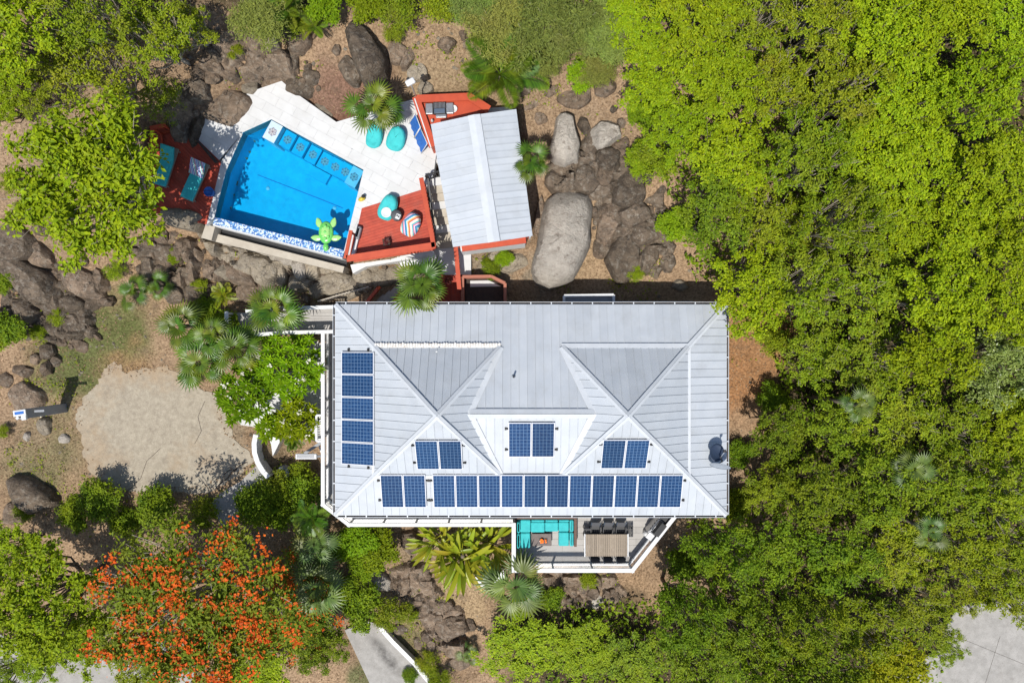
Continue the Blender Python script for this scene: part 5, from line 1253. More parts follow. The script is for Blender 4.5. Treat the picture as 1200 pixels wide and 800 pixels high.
# rocks on the far left
Z(28,322,40,15,42,1.2,'rock_dark','long dark boulder ridge at the far left edge')
Z(46,344,22,14,40,1.0,'rock_dark','dark boulder below the far-left ridge')
Z(14,286,18,22,30,.9,'rock_dark','dark rock at the left edge above the ridge')
Z(42,298,16,10,45,.7,'rock_brown','grey-brown slab above the far-left ridge')
Z(92,330,24,15,25,.9,'rock_brown','smooth brown boulder under the tree foot')
Z(114,328,7,13,-15,.7,'rock_brown','narrow brown rock right of the smooth boulder')
Z(80,355,15,10,5,.7,'rock_dark','dark boulder, upper of the mossy cluster')
Z(56,358,7,10,0,.6,'rock_dark','dark upright rock, left of the mossy cluster')
Z(88,379,15,11,0,.8,'rock_dark','dark boulder, lower of the mossy cluster')
Z(70,370,9,9,0,.6,'rock_dark','dark rock in the middle of the mossy cluster')
Z(60,384,9,8,-10,.6,'rock_dark','dark rock at the bottom of the mossy cluster')
Z(28,365,12,14,0,.8,'rock_dark','dark rock at the left edge beside the mossy cluster')
Z(105,388,6,8,0,.5,'rock_dark','small dark rock right of the mossy cluster')
Z(54,411,8,9,-20,.6,'rock_dark','dark rock on the grass, upper of two')
Z(64,422,5,6,20,.4,'rock_dark','dark rock on the grass, lower of two',name='stone')
Z(92,405,9,6,10,.4,'rock_brown','flat brown rock on the grass above the parking pad',name='stone')
Z(40,420,6,6,0,.4,'rock_brown','brown stone beside the dark grass rocks',name='stone')
Z(26,434,11,7,0,.4,'rock_brown','brown flat stone left of the grass patch',name='stone')
Z(5,446,8,8,0,.4,'rock_brown','brown stone at the left edge above the pillar',name='stone')
Z(28,466,19,15,25,.8,'rock_brown','brown boulder behind the grey gate pillar')
Z(51,500,7,9,-20,.5,'rock_tan','pale stone below the gate pillar',name='stone')
Z(73,514,6,5,0,.35,'rock_pale','small pale stone between pillar and parking pad',name='stone')
Z(30,512,5,5,0,.25,'rock_pale','small pale stone in the dirt left of the parking pad',name='stone')
Z(36,580,0,0,0,1.1,'rock_dark','big dark boulder at the lower left of the parking pad',outline=[(4,562),(18,556),(40,560),(60,575),(69,592),(55,600),(36,604),(20,590)])
Z(14,600,12,14,0,.7,'rock_brown','brown rock left of the big dark boulder by the pad')
# south slope
Z(480,636,10,14,-20,.8,'rock_brown','brown boulder right below the balcony rail')
Z(440,680,17,8,30,.6,'rock_pale','pale flat rock below the bright green shrub')
Z(463,688,13,8,25,.5,'rock_brown','brown rock beside the pale flat rock')
Z(484,672,6,8,-20,.4,'rock_brown','small dark-faced rock in the dirt, upper',name='stone')
Z(497,680,6,11,10,.5,'rock_brown','narrow brown rock in the dirt beside the paddle plant')
Z(482,684,9,7,0,.4,'rock_brown','brown rock left of the narrow one, in the dirt',name='stone')
Z(505,706,9,5,20,.35,'rock_brown','low rock below the orange dirt patch',name='stone')
Z(528,735,18,15,15,.7,'rock_brown','brown boulder below the orange dirt patch')
Z(520,755,10,8,0,.5,'rock_brown','brown rock under the boulder, toward the driveway')
Z(490,752,6,8,0,.4,'rock_brown','small brown rock near the driveway kerb',name='stone')
Z(504,756,5,7,0,.35,'rock_brown','small rock between kerb and brown boulder',name='stone')
Z(470,738,8,6,0,.4,'rock_dark','dark rock by the upper end of the kerb',name='stone')
Z(540,776,11,9,0,.6,'rock_brown','brown block at the foot of the yellow tree')
Z(668,680,9,6,5,.4,'rock_brown','dark flat rock just below the terrace rail')
Z(648,672,10,6,0,.3,'rock_brown','flat rock beside the palm under the terrace')
Z(685,691,5,4,0,.3,'rock_brown','small brown rock below the terrace, middle',name='stone')
Z(697,683,8,12,0,.5,'rock_brown','upright brown rock below the terrace')
Z(640,693,8,7,0,.4,'rock_brown','brown rock by the lower palm fronds')
Z(716,700,10,8,0,.5,'rock_brown','brown rock near the dark tree shade below the terrace')
Z(672,706,10,7,0,.4,'rock_brown','brown rock above the lower trees, below the terrace')
Z(700,706,7,8,0,.4,'rock_pale','pale rock above the lower trees')

# ------------------------------------------------------------------ foliage meshes
rng = np.random.RandomState(3)
def leaf_mesh(name, C, Nn, L, W, fold=.15, T=None, jitter=.35):
    """one four-cornered folded leaf per centre C with normal Nn"""
    n = len(C); Nn = Nn / (np.linalg.norm(Nn, axis=1, keepdims=True) + 1e-9)
    if T is None: T = rng.normal(size=(n, 3))
    T = T - (T * Nn).sum(1, keepdims=True) * Nn; T /= np.linalg.norm(T, axis=1, keepdims=True) + 1e-9
    Sd = np.cross(Nn, T); k = (1 + jitter * (rng.rand(n, 1) * 2 - 1)); L_ = L * k; W_ = W * k
    a = C - T * L_ * .5; b_ = C + Sd * W_ * .5 + Nn * W_ * fold; c = C + T * L_ * .5 - Nn * L_ * .12; d = C - Sd * W_ * .5 + Nn * W_ * fold
    co = np.stack([a, b_, c, d], 1).reshape(-1, 3); q = np.arange(4 * n).reshape(n, 4)
    me = bpy.data.meshes.new(name); fill_mesh(me, co, q); return me
def unit(n): v = rng.normal(size=(n, 3)); return v / np.linalg.norm(v, axis=1, keepdims=True)
def crown(seed, Rr, H, sq, lumps, clumps, per, cr, L, W, up=.6, open_=0.0):
    """crown of radius Rr centred at height H: lumps > leaf clumps > leaves; also returns limb ends"""
    global rng; rng = np.random.RandomState(seed)
    ends = []; Cs = []; Ns = []; Ts = []
    for i in range(lumps):
        t = (i + .5) / lumps; th = i * 2.399 + rng.rand() * .7; rr = Rr * .72 * math.sqrt(t) * rng.uniform(.85, 1.12)
        zc = Rr * sq * (math.sqrt(max(0, 1 - (rr / (Rr * 1.0)) ** 2)) * .75 - .15) + rng.uniform(-.25, .25) * Rr * sq
        lc = np.array([rr * math.cos(th), rr * math.sin(th), H + zc]); lr = Rr * rng.uniform(.22, .38) * (15 / lumps) ** .4; ends.append((lc, lr))
        nc = max(3, int(clumps / lumps * (lr / Rr / .30) ** 2)); d = unit(nc * 2); d = d[d[:, 2] > -.2][:nc]
        cc = lc + d * np.array([1, 1, .75]) * lr * rng.uniform(.45, 1.12, (len(d), 1))
        for c, dd in zip(cc, d):
            if rng.rand() < open_: continue
            n = int(per * rng.uniform(.6, 1.3)); off = rng.normal(size=(n, 3)) * cr * np.array([1, 1, .55]); Cs.append(c + off)
            o = off / (np.linalg.norm(off, axis=1, keepdims=True) + 1e-6)
            Ns.append(dd * .30 + o * .30 + np.array([0, 0, up]) + unit(n) * .62); Ts.append(o + unit(n) * .5)
    Cs = np.concatenate(Cs); Ns = np.concatenate(Ns)
    return leaf_mesh('crown', Cs, Ns, L, W, T=np.concatenate(Ts)), ends, Cs
def trunk_mesh(seed, H, ends, r0, base=.35, twig=2, Cs=None, extra=0):
    rr = random.Random(seed); mb = MB(); fork = Vector((rr.uniform(-.2, .2), rr.uniform(-.2, .2), H * base))
    mb.tube([(0, 0, -.6), (0, 0, H * base * .5), fork], [r0 * 1.25, r0, r0 * .85], 8)
    for c, lr in ends:
        c = Vector(c); mid = fork.lerp(c, .55) + Vector((rr.uniform(-.2, .2), rr.uniform(-.2, .2), -.15 * (c - fork).length)); tip = c + Vector((0, 0, lr * .35))
        mb.tube([fork, mid, c, tip], [r0 * .5, r0 * .32, r0 * .18, r0 * .06], 5)
        for _ in range(twig):
            e = c + Vector((rr.uniform(-1, 1), rr.uniform(-1, 1), rr.uniform(0, .9))) * lr; mb.tube([mid.lerp(c, .5), (mid.lerp(c, .7) + e) / 2, e], [r0 * .16, r0 * .1, r0 * .03], 4)
    return mb.mesh('trunk')
KIND = {}
def kind(key, leaf, bark, n, **kw):
    KIND[key] = []
    r0 = kw.pop('r0', .16); twig = kw.pop('twig', 2); base = kw.pop('base', .35)
    for i in range(n):
        cm, ends, Cs = crown(sum(map(ord, key)) * 13 + i * 101, **kw); cm.materials.append(M[leaf])
        tm = trunk_mesh(i + 5, kw['H'], ends, r0, base, twig); tm.materials.append(M[bark])
        KIND[key].append((cm, tm, ends, Cs, kw['Rr'], kw['H']))
# radius 3 m crowns, scaled per tree
kind('A', 'leafA', 'bark', 3, Rr=3.0, H=4.4, sq=.75, lumps=26, clumps=270, per=48, cr=.15, L=.165, W=.105, up=.75)
kind('B', 'leafB', 'palebark', 3, Rr=3.0, H=4.4, sq=.80, lumps=26, clumps=215, per=48, cr=.15, L=.165, W=.095, up=.65, twig=4)
kind('C', 'leafC', 'bark', 3, Rr=3.0, H=4.6, sq=1.0, lumps=28, clumps=235, per=50, cr=.155, L=.17, W=.095, up=.6)
kind('P', 'leafP', 'palebark', 1, Rr=3.0, H=4.2, sq=.66, lumps=20, clumps=150, per=56, cr=.175, L=.19, W=.10, up=.6)
kind('Y', 'leafY', 'palebark', 1, Rr=2.4, H=3.6, sq=.6, lumps=16, clumps=140, per=46, cr=.19, L=.18, W=.10, up=.7)
kind('S', 'leafA', 'palebark', 1, Rr=3.6, H=4.2, sq=.5, lumps=34, clumps=480, per=46, cr=.18, L=.20, W=.11, up=.75, twig=4)
kind('D', 'leafD', 'palebark', 2, Rr=2.2, H=2.0, sq=.6, lumps=17, clumps=190, per=64, cr=.20, L=.20, W=.05, up=.5, base=.25, r0=.09, twig=4)
kind('G', 'leafG', 'bark', 2, Rr=1.6, H=1.3, sq=.55, lumps=12, clumps=110, per=36, cr=.15, L=.17, W=.11, up=.8, base=.3, r0=.06)
kind('K', 'leafC', 'bark', 2, Rr=1.5, H=1.1, sq=.6, lumps=12, clumps=90, per=36, cr=.16, L=.18, W=.10, up=.7, base=.3, r0=.06)
kind('O', 'leafB', 'palebark', 2, Rr=1.6, H=1.2, sq=.55, lumps=12, clumps=75, per=38, cr=.17, L=.15, W=.08, up=.6, base=.3, r0=.05, twig=4)
kind('Q', 'leafA', 'bark', 1, Rr=3.6, H=4.6, sq=.6, lumps=30, clumps=330, per=60, cr=.18, L=.185, W=.12, up=.75)
kind('T', 'leafB', 'palebark', 1, Rr=3.0, H=3.4, sq=.5, lumps=16, clumps=120, per=40, cr=.22, L=.17, W=.09, up=.6, open_=.3, twig=9, r0=.14, base=.2)
# flame tree: ferny crown with blossom sprays
cm, ends, Cs = crown(77, 4.2, 4.6, .5, 32, 380, 84, .26, .18, .08, .7, .0); cm.materials.append(M['leafF'])
tm = trunk_mesh(9, 4.6, ends, .22, .3, 5); tm.materials.append(M['palebark'])
KIND['F'] = [(cm, tm, ends, Cs, 4.2, 4.6)]
rng = np.random.RandomState(8); FC = []; FN = []
for c, lr in ends:
    fl = rng.rand() < .75
    for _ in range(14):
        if rng.rand() < (.60 if fl else .9): continue
        d = unit(1)[0]; d[2] = abs(d[2]) * .8 + .25; d /= np.linalg.norm(d); p = c + d * np.array([1, 1, .85]) * lr * 1.12; n = rng.randint(10, 34)
        o_ = rng.normal(size=(n, 3)) * np.array([.17, .17, .08]) * rng.uniform(.6, 1.3); FC.append(p + o_); FN.append(unit(n) * .7 + np.array([0, 0, .8]))
FLOW = leaf_mesh('blossoms', np.concatenate(FC), np.concatenate(FN), .12, .10); FLOW.materials.append(M['flower'])
def tree(key, px, py, rpx, label, cat='tree', group=None, name=None, hs=1.0, var=None, rz=None, wob=True):
    """crown centred on a photo pixel with radius rpx; trunk stands on the ground below"""
    vs = KIND[key]; cm, tm, ends, Cs, Rr, H = vs[(R.randrange(len(vs)) if var is None else var)]
    s = 1.0
    x, y = P(px, py, 6)
    for _ in range(6):
        g_ = gz(x, y); zc = g_ + H * s * hs; s = rpx * (CAMZ - zc) / FPX / (Rr * 1.02); x, y = P(px, py, zc)
    g_ = gz(x, y)
    r = empty(name or ('tree' if cat == 'tree' else cat), (x, y, g_ - .05), label, cat, group, rz=R.uniform(0, 6.28) if rz is None else rz)
    sz = s * hs; r.scale = (s * R.uniform(.94, 1.06), s * R.uniform(.94, 1.06), sz)
    link('trunk', tm, None, r); link('crown', cm, None, r)
    if key == 'F': link('blossoms', FLOW, None, r)
    return r
# ---- the forest on the right, in rows from the top of the picture
ORD = ['first', 'second', 'third', 'fourth', 'fifth', 'sixth', 'seventh', 'eighth', 'ninth']
LOOK = {'A': 'bright yellow-green broadleaf tree', 'B': 'olive open-crowned tree', 'C': 'deep green dense tree', 'P': 'pale grey-green tree', 'Y': 'lemon-yellow leafed tree'}
ROWS = [
 ('topmost forest row', [('A',752,22,56),('A',815,18,62),('B',882,32,58),('B',950,28,58),('A',1022,38,62),('A',1096,22,62),('A',1170,35,60)]),
 ('second forest row', [('A',772,92,56),('A',842,100,64),('B',912,112,58),('B',984,108,58),('A',1060,108,64),('A',1140,112,62)]),
 ('third forest row', [('A',792,162,46),('A',862,182,62),('B',934,190,60),('A',1010,182,62),('A',1086,188,62),('A',1166,196,60)]),
 ('fourth forest row', [('C',838,252,58),('B',908,262,58),('B',976,262,62),('A',1050,262,62),('A',1126,268,62),('A',1192,276,54)]),
 ('fifth forest row', [('A',876,338,58),('B',944,342,60),('B',1016,338,60),('A',1090,342,62),('A',1164,350,58)]),
 ('sixth forest row', [('B',948,416,50),('B',1016,412,58),('A',1086,418,60),('P',1160,422,58)]),
 ('seventh forest row', [('C',916,500,44),('C',976,496,54),('B',1042,492,56),('B',1112,498,58),('A',1184,500,56)]),
 ('eighth forest row', [('C',894,566,46),('C',956,572,56),('C',1026,566,56),('B',1096,572,58),('B',1170,574,58)]),
 ('ninth forest row', [('C',838,640,56),('C',904,648,58),('C',976,648,58),('B',1048,644,56),('B',1118,644,52),('B',1180,640,50)]),
 ('tenth forest row', [('C',796,716,54),('C',864,722,58),('C',936,722,58),('B',1008,722,56),('B',1068,708,44)]),
 ('bottom forest row', [('A',606,764,58),('A',676,756,48),('C',742,778,50),('C',815,790,54),('C',888,794,56),('C',962,790,56),('Y',1040,772,46)])]
for rn, row in ROWS:
    for i, (k, x, y, r) in enumerate(row):
        tree(k, x + R.uniform(-6, 6), y + R.uniform(-6, 6), r * R.uniform(.92, 1.06), '%s, %s from the house side in the %s' % (LOOK[k], ORD[i], rn), 'tree', 'forest trees beside the house', {'A': 'broadleaf_tree', 'B': 'olive_tree', 'C': 'evergreen_tree', 'P': 'silver_tree', 'Y': 'lemon_tree'}[k], hs=R.uniform(.72, 1.28) if not (rn[0] == 'b' and x < 760) else .42)
tree('B', 1178, 692, 46, 'olive tree overhanging the pale concrete yard, right edge', 'tree', None, 'olive_tree')
tree('B', 1104, 752, 30, 'olive tree reaching over the near edge of the concrete yard', 'tree', None, 'olive_tree', hs=.8)
tree('B', 1130, 690, 34, 'small olive tree at the upper corner of the concrete yard', 'tree', None, 'olive_tree')
tree('A', 610, 708, 20, 'small yellow-green sapling below the white ledge', 'tree', None, 'sapling')
# ---- left side and top edge
tree('A', 28, 40, 66, 'dense yellow-green tree in the top left corner', 'tree', None, 'broadleaf_tree')
tree('B', 118, 22, 60, 'olive tree at the top edge, next to the corner tree', 'tree', None, 'olive_tree')
tree('B', 190, 48, 56, 'olive tree at the top edge above the rock gully', 'tree', None, 'olive_tree', hs=.9)
tree('B', 42, 112, 38, 'small olive tree below the top left corner tree', 'tree', None, 'olive_tree', hs=.8)
tree('T', 122, 92, 60, 'thin half-bare tree with pale branches above the pool tree', 'tree', None, 'bare_tree')
tree('A', 8, 128, 30, 'small yellow-green tree at the left edge near the corner', 'tree', None, 'broadleaf_tree')
tree('S', 121, 219, 113, 'wide airy yellow-green tree hanging over the shaded red deck', 'tree', None, 'spreading_tree')
tree('Q', 58, 698, 84, 'round yellow-green tree in the lower left corner', 'tree', None, 'broadleaf_tree')
tree('F', 232, 704, 132, 'flame tree covered in orange-red blossom below the parking pad', 'tree', None, 'flame_tree', rz=.4, hs=.78)
tree('F', 345, 716, 72, 'smaller flame tree with orange blossom beside the fan palms', 'tree', None, 'flame_tree', rz=2.2, hs=.42)
tree('A', 300, 775, 56, 'yellow-green tree at the bottom edge below the flame trees', 'tree', None, 'broadleaf_tree', hs=.6)
tree('C', 378, 752, 42, 'deep green tree left of the driveway', 'tree', None, 'evergreen_tree', hs=.8)
tree('B', 176, 784, 44, 'olive tree at the bottom edge beside the lower road', 'tree', None, 'olive_tree', hs=.8)
tree('A', 104, 742, 50, 'yellow-green tree between the lower left tree and the flame tree', 'tree', None, 'broadleaf_tree', hs=.9)
tree('A', 18, 640, 42, 'bright yellow-green tree at the left edge below the big dark boulder', 'tree', None, 'broadleaf_tree', hs=.8)
tree('B', 78, 78, 44, 'olive tree between the corner tree and the half-bare tree', 'tree', None, 'olive_tree', hs=.85)
tree('A', 48, 776, 34, 'small yellow-green tree at the bottom edge below the lower left tree', 'tree', None, 'broadleaf_tree', hs=.8)
tree('C', 8, 786, 30, 'deep green tree in the bottom left corner', 'tree', None, 'evergreen_tree', hs=.8)
tree('B', 226, 36, 40, 'olive tree at the top edge leaning over the rock gully', 'tree', None, 'olive_tree', hs=.8)
tree('T', 190, 118, 34, 'small half-bare tree behind the shaded red deck', 'tree', None, 'bare_tree', hs=.7)
tree('A', 22, 84, 40, 'yellow-green tree at the left edge under the corner tree', 'tree', None, 'broadleaf_tree', hs=.85)
# ---- shrubs
def shrub(k, px, py, r, label, hs=1.0): tree(k, px, py, r, label, 'shrub', None, 'shrub', hs=hs)
shrub('D', 590, 40, 46, 'feathery green shrub above the spiky fronds'); shrub('D', 648, 34, 56, 'largest feathery green shrub at the top edge'); shrub('D', 704, 42, 48, 'feathery green shrub at the forest edge, top')
shrub('D', 560, 12, 34, 'feathery shrub at the top edge left of the others'); shrub('D', 640, 70, 30, 'low feathery shrub bordering the upper clearing'); shrub('D', 700, 80, 28, 'low feathery shrub beside the lemon shrub')
shrub('D', 312, 18, 44, 'feathery shrub at the top edge above the gully rocks', .8); shrub('G', 385, 8, 26, 'bright green shrub at the top edge beside the small palm')
shrub('G', 432, 10, 26, 'bright lemon-green shrub above the big pointed boulder'); shrub('O', 470, 16, 26, 'olive shrub at the top edge right of the lemon-green one'); shrub('O', 515, 10, 26, 'olive shrub at the top edge above the faceted rock')
shrub('O', 345, 25, 22, 'olive shrub behind the small green palm'); shrub('O', 462, 40, 14, 'small olive shrub beside the pointed boulder')
shrub('G', 684, 88, 24, 'bright lemon-green shrub above the flat oblong rock'); shrub('G', 755, 128, 26, 'fresh green shrub at the forest edge by the clearing'); shrub('G', 752, 185, 22, 'fresh green shrub spilling from the forest below the first')
shrub('O', 768, 185, 32, 'olive shrub at the forest edge above the dark rocks'); shrub('G', 790, 262, 24, 'fresh green shrub over the dark hollowed boulder')
shrub('G', 420, 628, 24, 'vivid green shrub tucked under the balcony corner'); shrub('G', 447, 640, 27, 'vivid green shrub below the balcony, toward the dirt'); shrub('G', 430, 660, 23, 'vivid green shrub above the pale flat rock'); shrub('G', 405, 642, 18, 'small vivid green shrub beside the silver palm')
shrub('K', 425, 706, 28, 'dark green shrub above the driveway'); shrub('O', 455, 715, 24, 'olive shrub with reddish tips above the kerb'); shrub('K', 405, 690, 20, 'dark green shrub between palms and driveway'); shrub('O', 478, 718, 14, 'small olive shrub beside the kerb end')
shrub('K', 300, 590, 26, 'dark green shrub at the path corner'); shrub('O', 325, 572, 26, 'olive shrub below the barrel'); shrub('K', 355, 575, 24, 'dark green shrub against the balcony, lower'); shrub('O', 352, 556, 18, 'olive shrub beside the louvred light'); shrub('K', 330, 600, 22, 'dark green shrub above the flame trees')
shrub('K', 120, 585, 26, 'dark shrub at the lower edge of the parking pad'); shrub('K', 185, 590, 26, 'dark shrub between parking pad and flame tree'); shrub('K', 90, 600, 22, 'dark shrub beside the big dark boulder'); shrub('O', 240, 600, 20, 'olive shrub at the path end'); shrub('K', 150, 610, 20, 'low dark shrub behind the flame tree crown')
shrub('K', 10, 385, 24, 'dark shrub at the left edge beside the mossy rocks'); shrub('K', 5, 330, 16, 'dark shrub in the shade at the left edge'); shrub('O', 68, 372, 12, 'small yellowish shrub among the mossy rocks'); shrub('O', 45, 390, 11, 'small yellowish shrub below the mossy rocks')
shrub('O', 4, 505, 9, 'tiny yellow shrub at the left edge by the pillar'); shrub('O', 30, 598, 14, 'small yellowish shrub under the big dark boulder'); shrub('G', 255, 268, 7, 'tiny green shrub at the red deck corner')
shrub('G', 590, 302, 12, 'trailing green shrub below the cabana parapet'); shrub('K', 575, 315, 13, 'dark shrub beside the planter box'); shrub('O', 745, 320, 12, 'tiny olive shrub by the long grey boulder'); shrub('O', 690, 678, 12, 'small olive shrub under the terrace rail'); shrub('K', 645, 700, 16, 'dark shrub between terrace palm and trees')
shrub('G', 205, 300, 10, 'tiny green shrub among rocks below the shaded deck'); shrub('O', 500, 775, 16, 'olive shrub beside the lower kerb'); shrub('O', 515, 795, 16, 'olive shrub at the bottom edge near the kerb'); shrub('K', 480, 790, 10, 'small dark shrub against the kerb')
shrub('K', 905, 465, 20, 'dark shrub at the edge of the orange dirt'); shrub('O', 905, 400, 20, 'olive shrub at the upper edge of the orange dirt'); shrub('K', 868, 530, 18, 'dark shrub behind the satellite dish'); shrub('K', 860, 590, 22, 'dark shrub at the lower roof corner'); shrub('K', 800, 660, 22, 'dark shrub beside the terrace corner'); shrub('K', 265, 380, 20, 'dark shrub at the walkway end rail')
shrub('K', 225, 440, 14, 'low dark shrub beneath the fan palms by the pad'); shrub('G', 300, 390, 14, 'green shrub beneath the walkway rail')

# ---- plumeria: rosettes of long leaves on bare stems, cream flowers
def plumeria(px, py, rpx, n, label, seed):
    global rng; rng = np.random.RandomState(seed); rr = random.Random(seed)
    c = onground(px, py, 2.2); H = 2.3; Rm = rpx * (CAMZ - c.z - H) / FPX
    r = empty('plumeria', c, label, 'plumeria', 'plumerias on the white patio'); LC = []; LN = []; LT = []; FCs = []; tk = MB()
    tk.tube([(0, 0, -.4), (0, 0, .5)], [.13, .10], 7)
    for i in range(n):
        a_ = i * 2.399; d = Rm * math.sqrt((i + .4) / n) * .93; p = np.array([d * math.cos(a_) + rr.uniform(-.1, .1), d * math.sin(a_) + rr.uniform(-.1, .1), H * (1.05 - .30 * (d / Rm) ** 2) + rr.uniform(-.25, .25)])
        tk.tube([(0, 0, .45), tuple(p * np.array([.45, .45, .5])), tuple(p * np.array([.85, .85, .8])), tuple(p)], [.07, .05, .035, .028], 5)
        for k in range(17):
            b_ = k * 2.399; el = .15 + .9 * (k / 17); L = .40 * (1 - .35 * k / 17); dv_ = np.array([math.cos(b_) * math.cos(el), math.sin(b_) * math.cos(el), math.sin(el) * .8])
            LC.append(p + dv_ * L * .55); LT.append(dv_); LN.append(np.array([-math.cos(b_) * math.sin(el), -math.sin(b_) * math.sin(el), math.cos(el)]))
        if rr.random() < .18: FCs.append(p + np.array([rr.uniform(-.1, .1), rr.uniform(-.1, .1), .16]) + rng.normal(size=(9, 3)) * .06)
    cm = leaf_mesh('crown', np.array(LC), np.array(LN), .44, .125, .25, np.array(LT), .2); link('crown', cm, M['plum'], r); tk.build('trunk', M['palebark'], r, True)
    if FCs: FCs = np.concatenate(FCs); link('blossoms', leaf_mesh('blossoms', FCs, unit(len(FCs)) * .4 + np.array([0, 0, 1]), .10, .09), M['petal'], r)
plumeria(336, 428, 42, 40, 'large plumeria with rosettes of long leaves against the balcony', 1)
plumeria(284, 462, 36, 30, 'plumeria with cream flowers at the parking pad side of the patio', 2)
plumeria(345, 492, 28, 22, 'plumeria below the side stair, nearest the curved wall', 3)
plumeria(316, 500, 14, 8, 'small plumeria over the curved white wall', 4)

# ---- palms
def fan_frond(seed, Lp, Rf, fingers, droop, spread=2.2, tilt=0.0):
    rr = random.Random(seed); mb = MB()
    mb.tube([(0, 0, 0), (Lp * .5, 0, .06), (Lp, 0, .05)], [.018, .013, .009], 4, False)
    hub = Vector((Lp, 0, .05)); RT_ = Matrix.Rotation(tilt, 3, 'Y')
    for i in range(fingers):
        a = (i / (fingers - 1) - .5) * 2 * spread; L = Rf * (1 - .28 * (abs(a) / spread) ** 2) * rr.uniform(.9, 1.08); d = Vector((math.cos(a), math.sin(a), 0)); s_ = Vector((-d.y, d.x, 0)); w = Rf * spread * 2 / fingers * .56
        vs = []
        for t, ww in ((.04, .12), (.45, .95), (.70, .62), (1.0, .03)):
            z = -droop * L * t ** 2.3; q_ = [d * (L * t) + Vector((0, 0, z)) + e_ for e_ in (-s_ * w * ww * .5, Vector((0, 0, w * .28 * ww)), s_ * w * ww * .5)]; vs += [hub + RT_ @ v_ for v_ in q_]
        fs = []
        for j in range(3): fs += [(j * 3, j * 3 + 1, j * 3 + 4, j * 3 + 3), (j * 3 + 1, j * 3 + 2, j * 3 + 5, j * 3 + 4)]
        mb.add(vs, fs, True)
    return mb.mesh('frond')
FAN = [fan_frond(i, lp, rf, fg, dr, sp, tl) for i, (lp, rf, fg, dr, sp, tl) in enumerate(((.36, .56, 16, .10, 1.9, .6), (.56, .62, 17, .20, 1.9, .35), (.66, .62, 17, .36, 2.0, .15)))]
def feather_frond(seed, L, n, wl_, arch):
    mb = MB(); rr = random.Random(seed); pts = []
    for i in range(9): t = i / 8; pts.append(Vector((L * t * (1 - .12 * t), 0, arch * L * (t - 1.35 * t * t))))
    mb.tube(pts, [.022 * (1 - .8 * i / 8) for i in range(9)], 4, False)
    for i in range(n):
        t = .14 + .86 * (i + .5) / n; k = min(int(t * 8), 7); p = pts[k].lerp(pts[k + 1], t * 8 - k); l_ = wl_ * (math.sin(math.pi * min(1, t * .92 + .08)) ** .6) * rr.uniform(.9, 1.1)
        for s_ in (-1, 1):
            d = Vector((.55, s_ * .83, -.12 + .2 * (1 - t))).normalized(); e = Vector((-d.y, d.x, 0)) * .016
            mb.add([p - e * .5, p + d * l_ * .5 - e, p + d * l_ + Vector((0, 0, -.12 * l_)), p + d * l_ * .5 + e], [(0, 1, 2, 3)], True)
    return mb.mesh('frond')
FEA = [feather_frond(i, 1.25, 36, .36, a) for i, a in enumerate((.25, .45))]
def palm(px, py, rpx, h, label, n=15, mat='palm', fr='fan', name='fan_palm', cat='palm', trunkr=.10, seed=0):
    rr = random.Random(seed * 31 + int(px)); c = onground(px, py, h); ms = FAN if fr == 'fan' else FEA
    sc = rpx * (CAMZ - c.z - h) / FPX / (1.02 if fr == 'fan' else 1.15)
    r = empty(name, c, label, cat); 
    mb = MB(); mb.tube([(0, 0, -.5), (.02, .02, h * .5), (0, 0, h)], [trunkr * 1.3, trunkr, trunkr * .9], 8); mb.build('trunk', M['bark'], r, True)
    key = [m_.name + mat for m_ in ms]
    if fr == 'fan': n = max(9, int(n * .85))
    for i in range(n):
        t = i / (n - 1); m_ = MESHV[(fr, mat, (0 if i < 3 else 1 + i % 2) if fr == 'fan' else i % 2)]; o = link('frond', m_, None, r)
        pitch = math.radians((70 if i < 3 else 38 - 50 * (t - .25)) + rr.uniform(-9, 9)) if fr == 'fan' else math.radians(62 - 62 * t + rr.uniform(-6, 6))
        o.location = (0, 0, h - .05 + .10 * (1 - t)); o.rotation_euler = (rr.uniform(-.35, .35), -pitch, i * 2.399 + rr.uniform(-.35, .35)); k = sc * rr.uniform(.72, 1.12); o.scale = (k, k, k)
    return r
MESHV = {}
for fr, ms in (('fan', FAN), ('fea', FEA)):
    for mt in ('palm', 'palmgrey', 'paddle'):
        for i, m_ in enumerate(ms): c_ = m_.copy(); c_.materials.append(M[mt]); MESHV[(fr, mt, i)] = c_
palm(438, 126, 30, 2.3, 'fan palm leaning over the two bean bags', 17, seed=1)
palm(457, 131, 22, 1.7, 'smaller fan palm beside the one over the bean bags', 12, seed=2)
palm(621, 192, 27, 3.0, 'fan palm overhanging the cabana roof edge', 11, seed=3)
palm(495, 335, 34, 3.2, 'tall fan palm rising over the rear eave by the red landing', 18, seed=4)
palm(322, 362, 34, 2.6, 'fan palm bursting through the entry walkway railing', 17, seed=5)
palm(278, 408, 32, 2.2, 'fan palm at the corner of the entry walkway', 15, seed=6)
palm(214, 382, 30, 1.8, 'fan palm nearest the bare ground left of the walkway', 15, seed=7)
palm(238, 425, 32, 2.0, 'fan palm at the top corner of the parking pad', 15, seed=8)
palm(250, 392, 24, 2.4, 'small fan palm between the walkway-corner palm and bare ground', 13, seed=9)
palm(158, 340, 24, .9, 'young fan palm on the slope above the grass', 11, seed=10)
palm(186, 336, 17, .8, 'smaller young fan palm beside dark rocks', 9, seed=11)
palm(370, 635, 28, 2.0, 'silvery fan palm between flame tree and balcony corner', 15, 'palmgrey', seed=12)
palm(372, 685, 34, 1.8, 'silvery fan palm above the driveway shade', 15, 'palmgrey', seed=13)
palm(365, 606, 26, 2.4, 'spiky yellow-green palm beside the balcony corner', 16, 'palm', 'fea', seed=14)
palm(605, 682, 40, 3.4, 'grey-green palm rising beside the terrace corner', 17, 'palmgrey', seed=15)
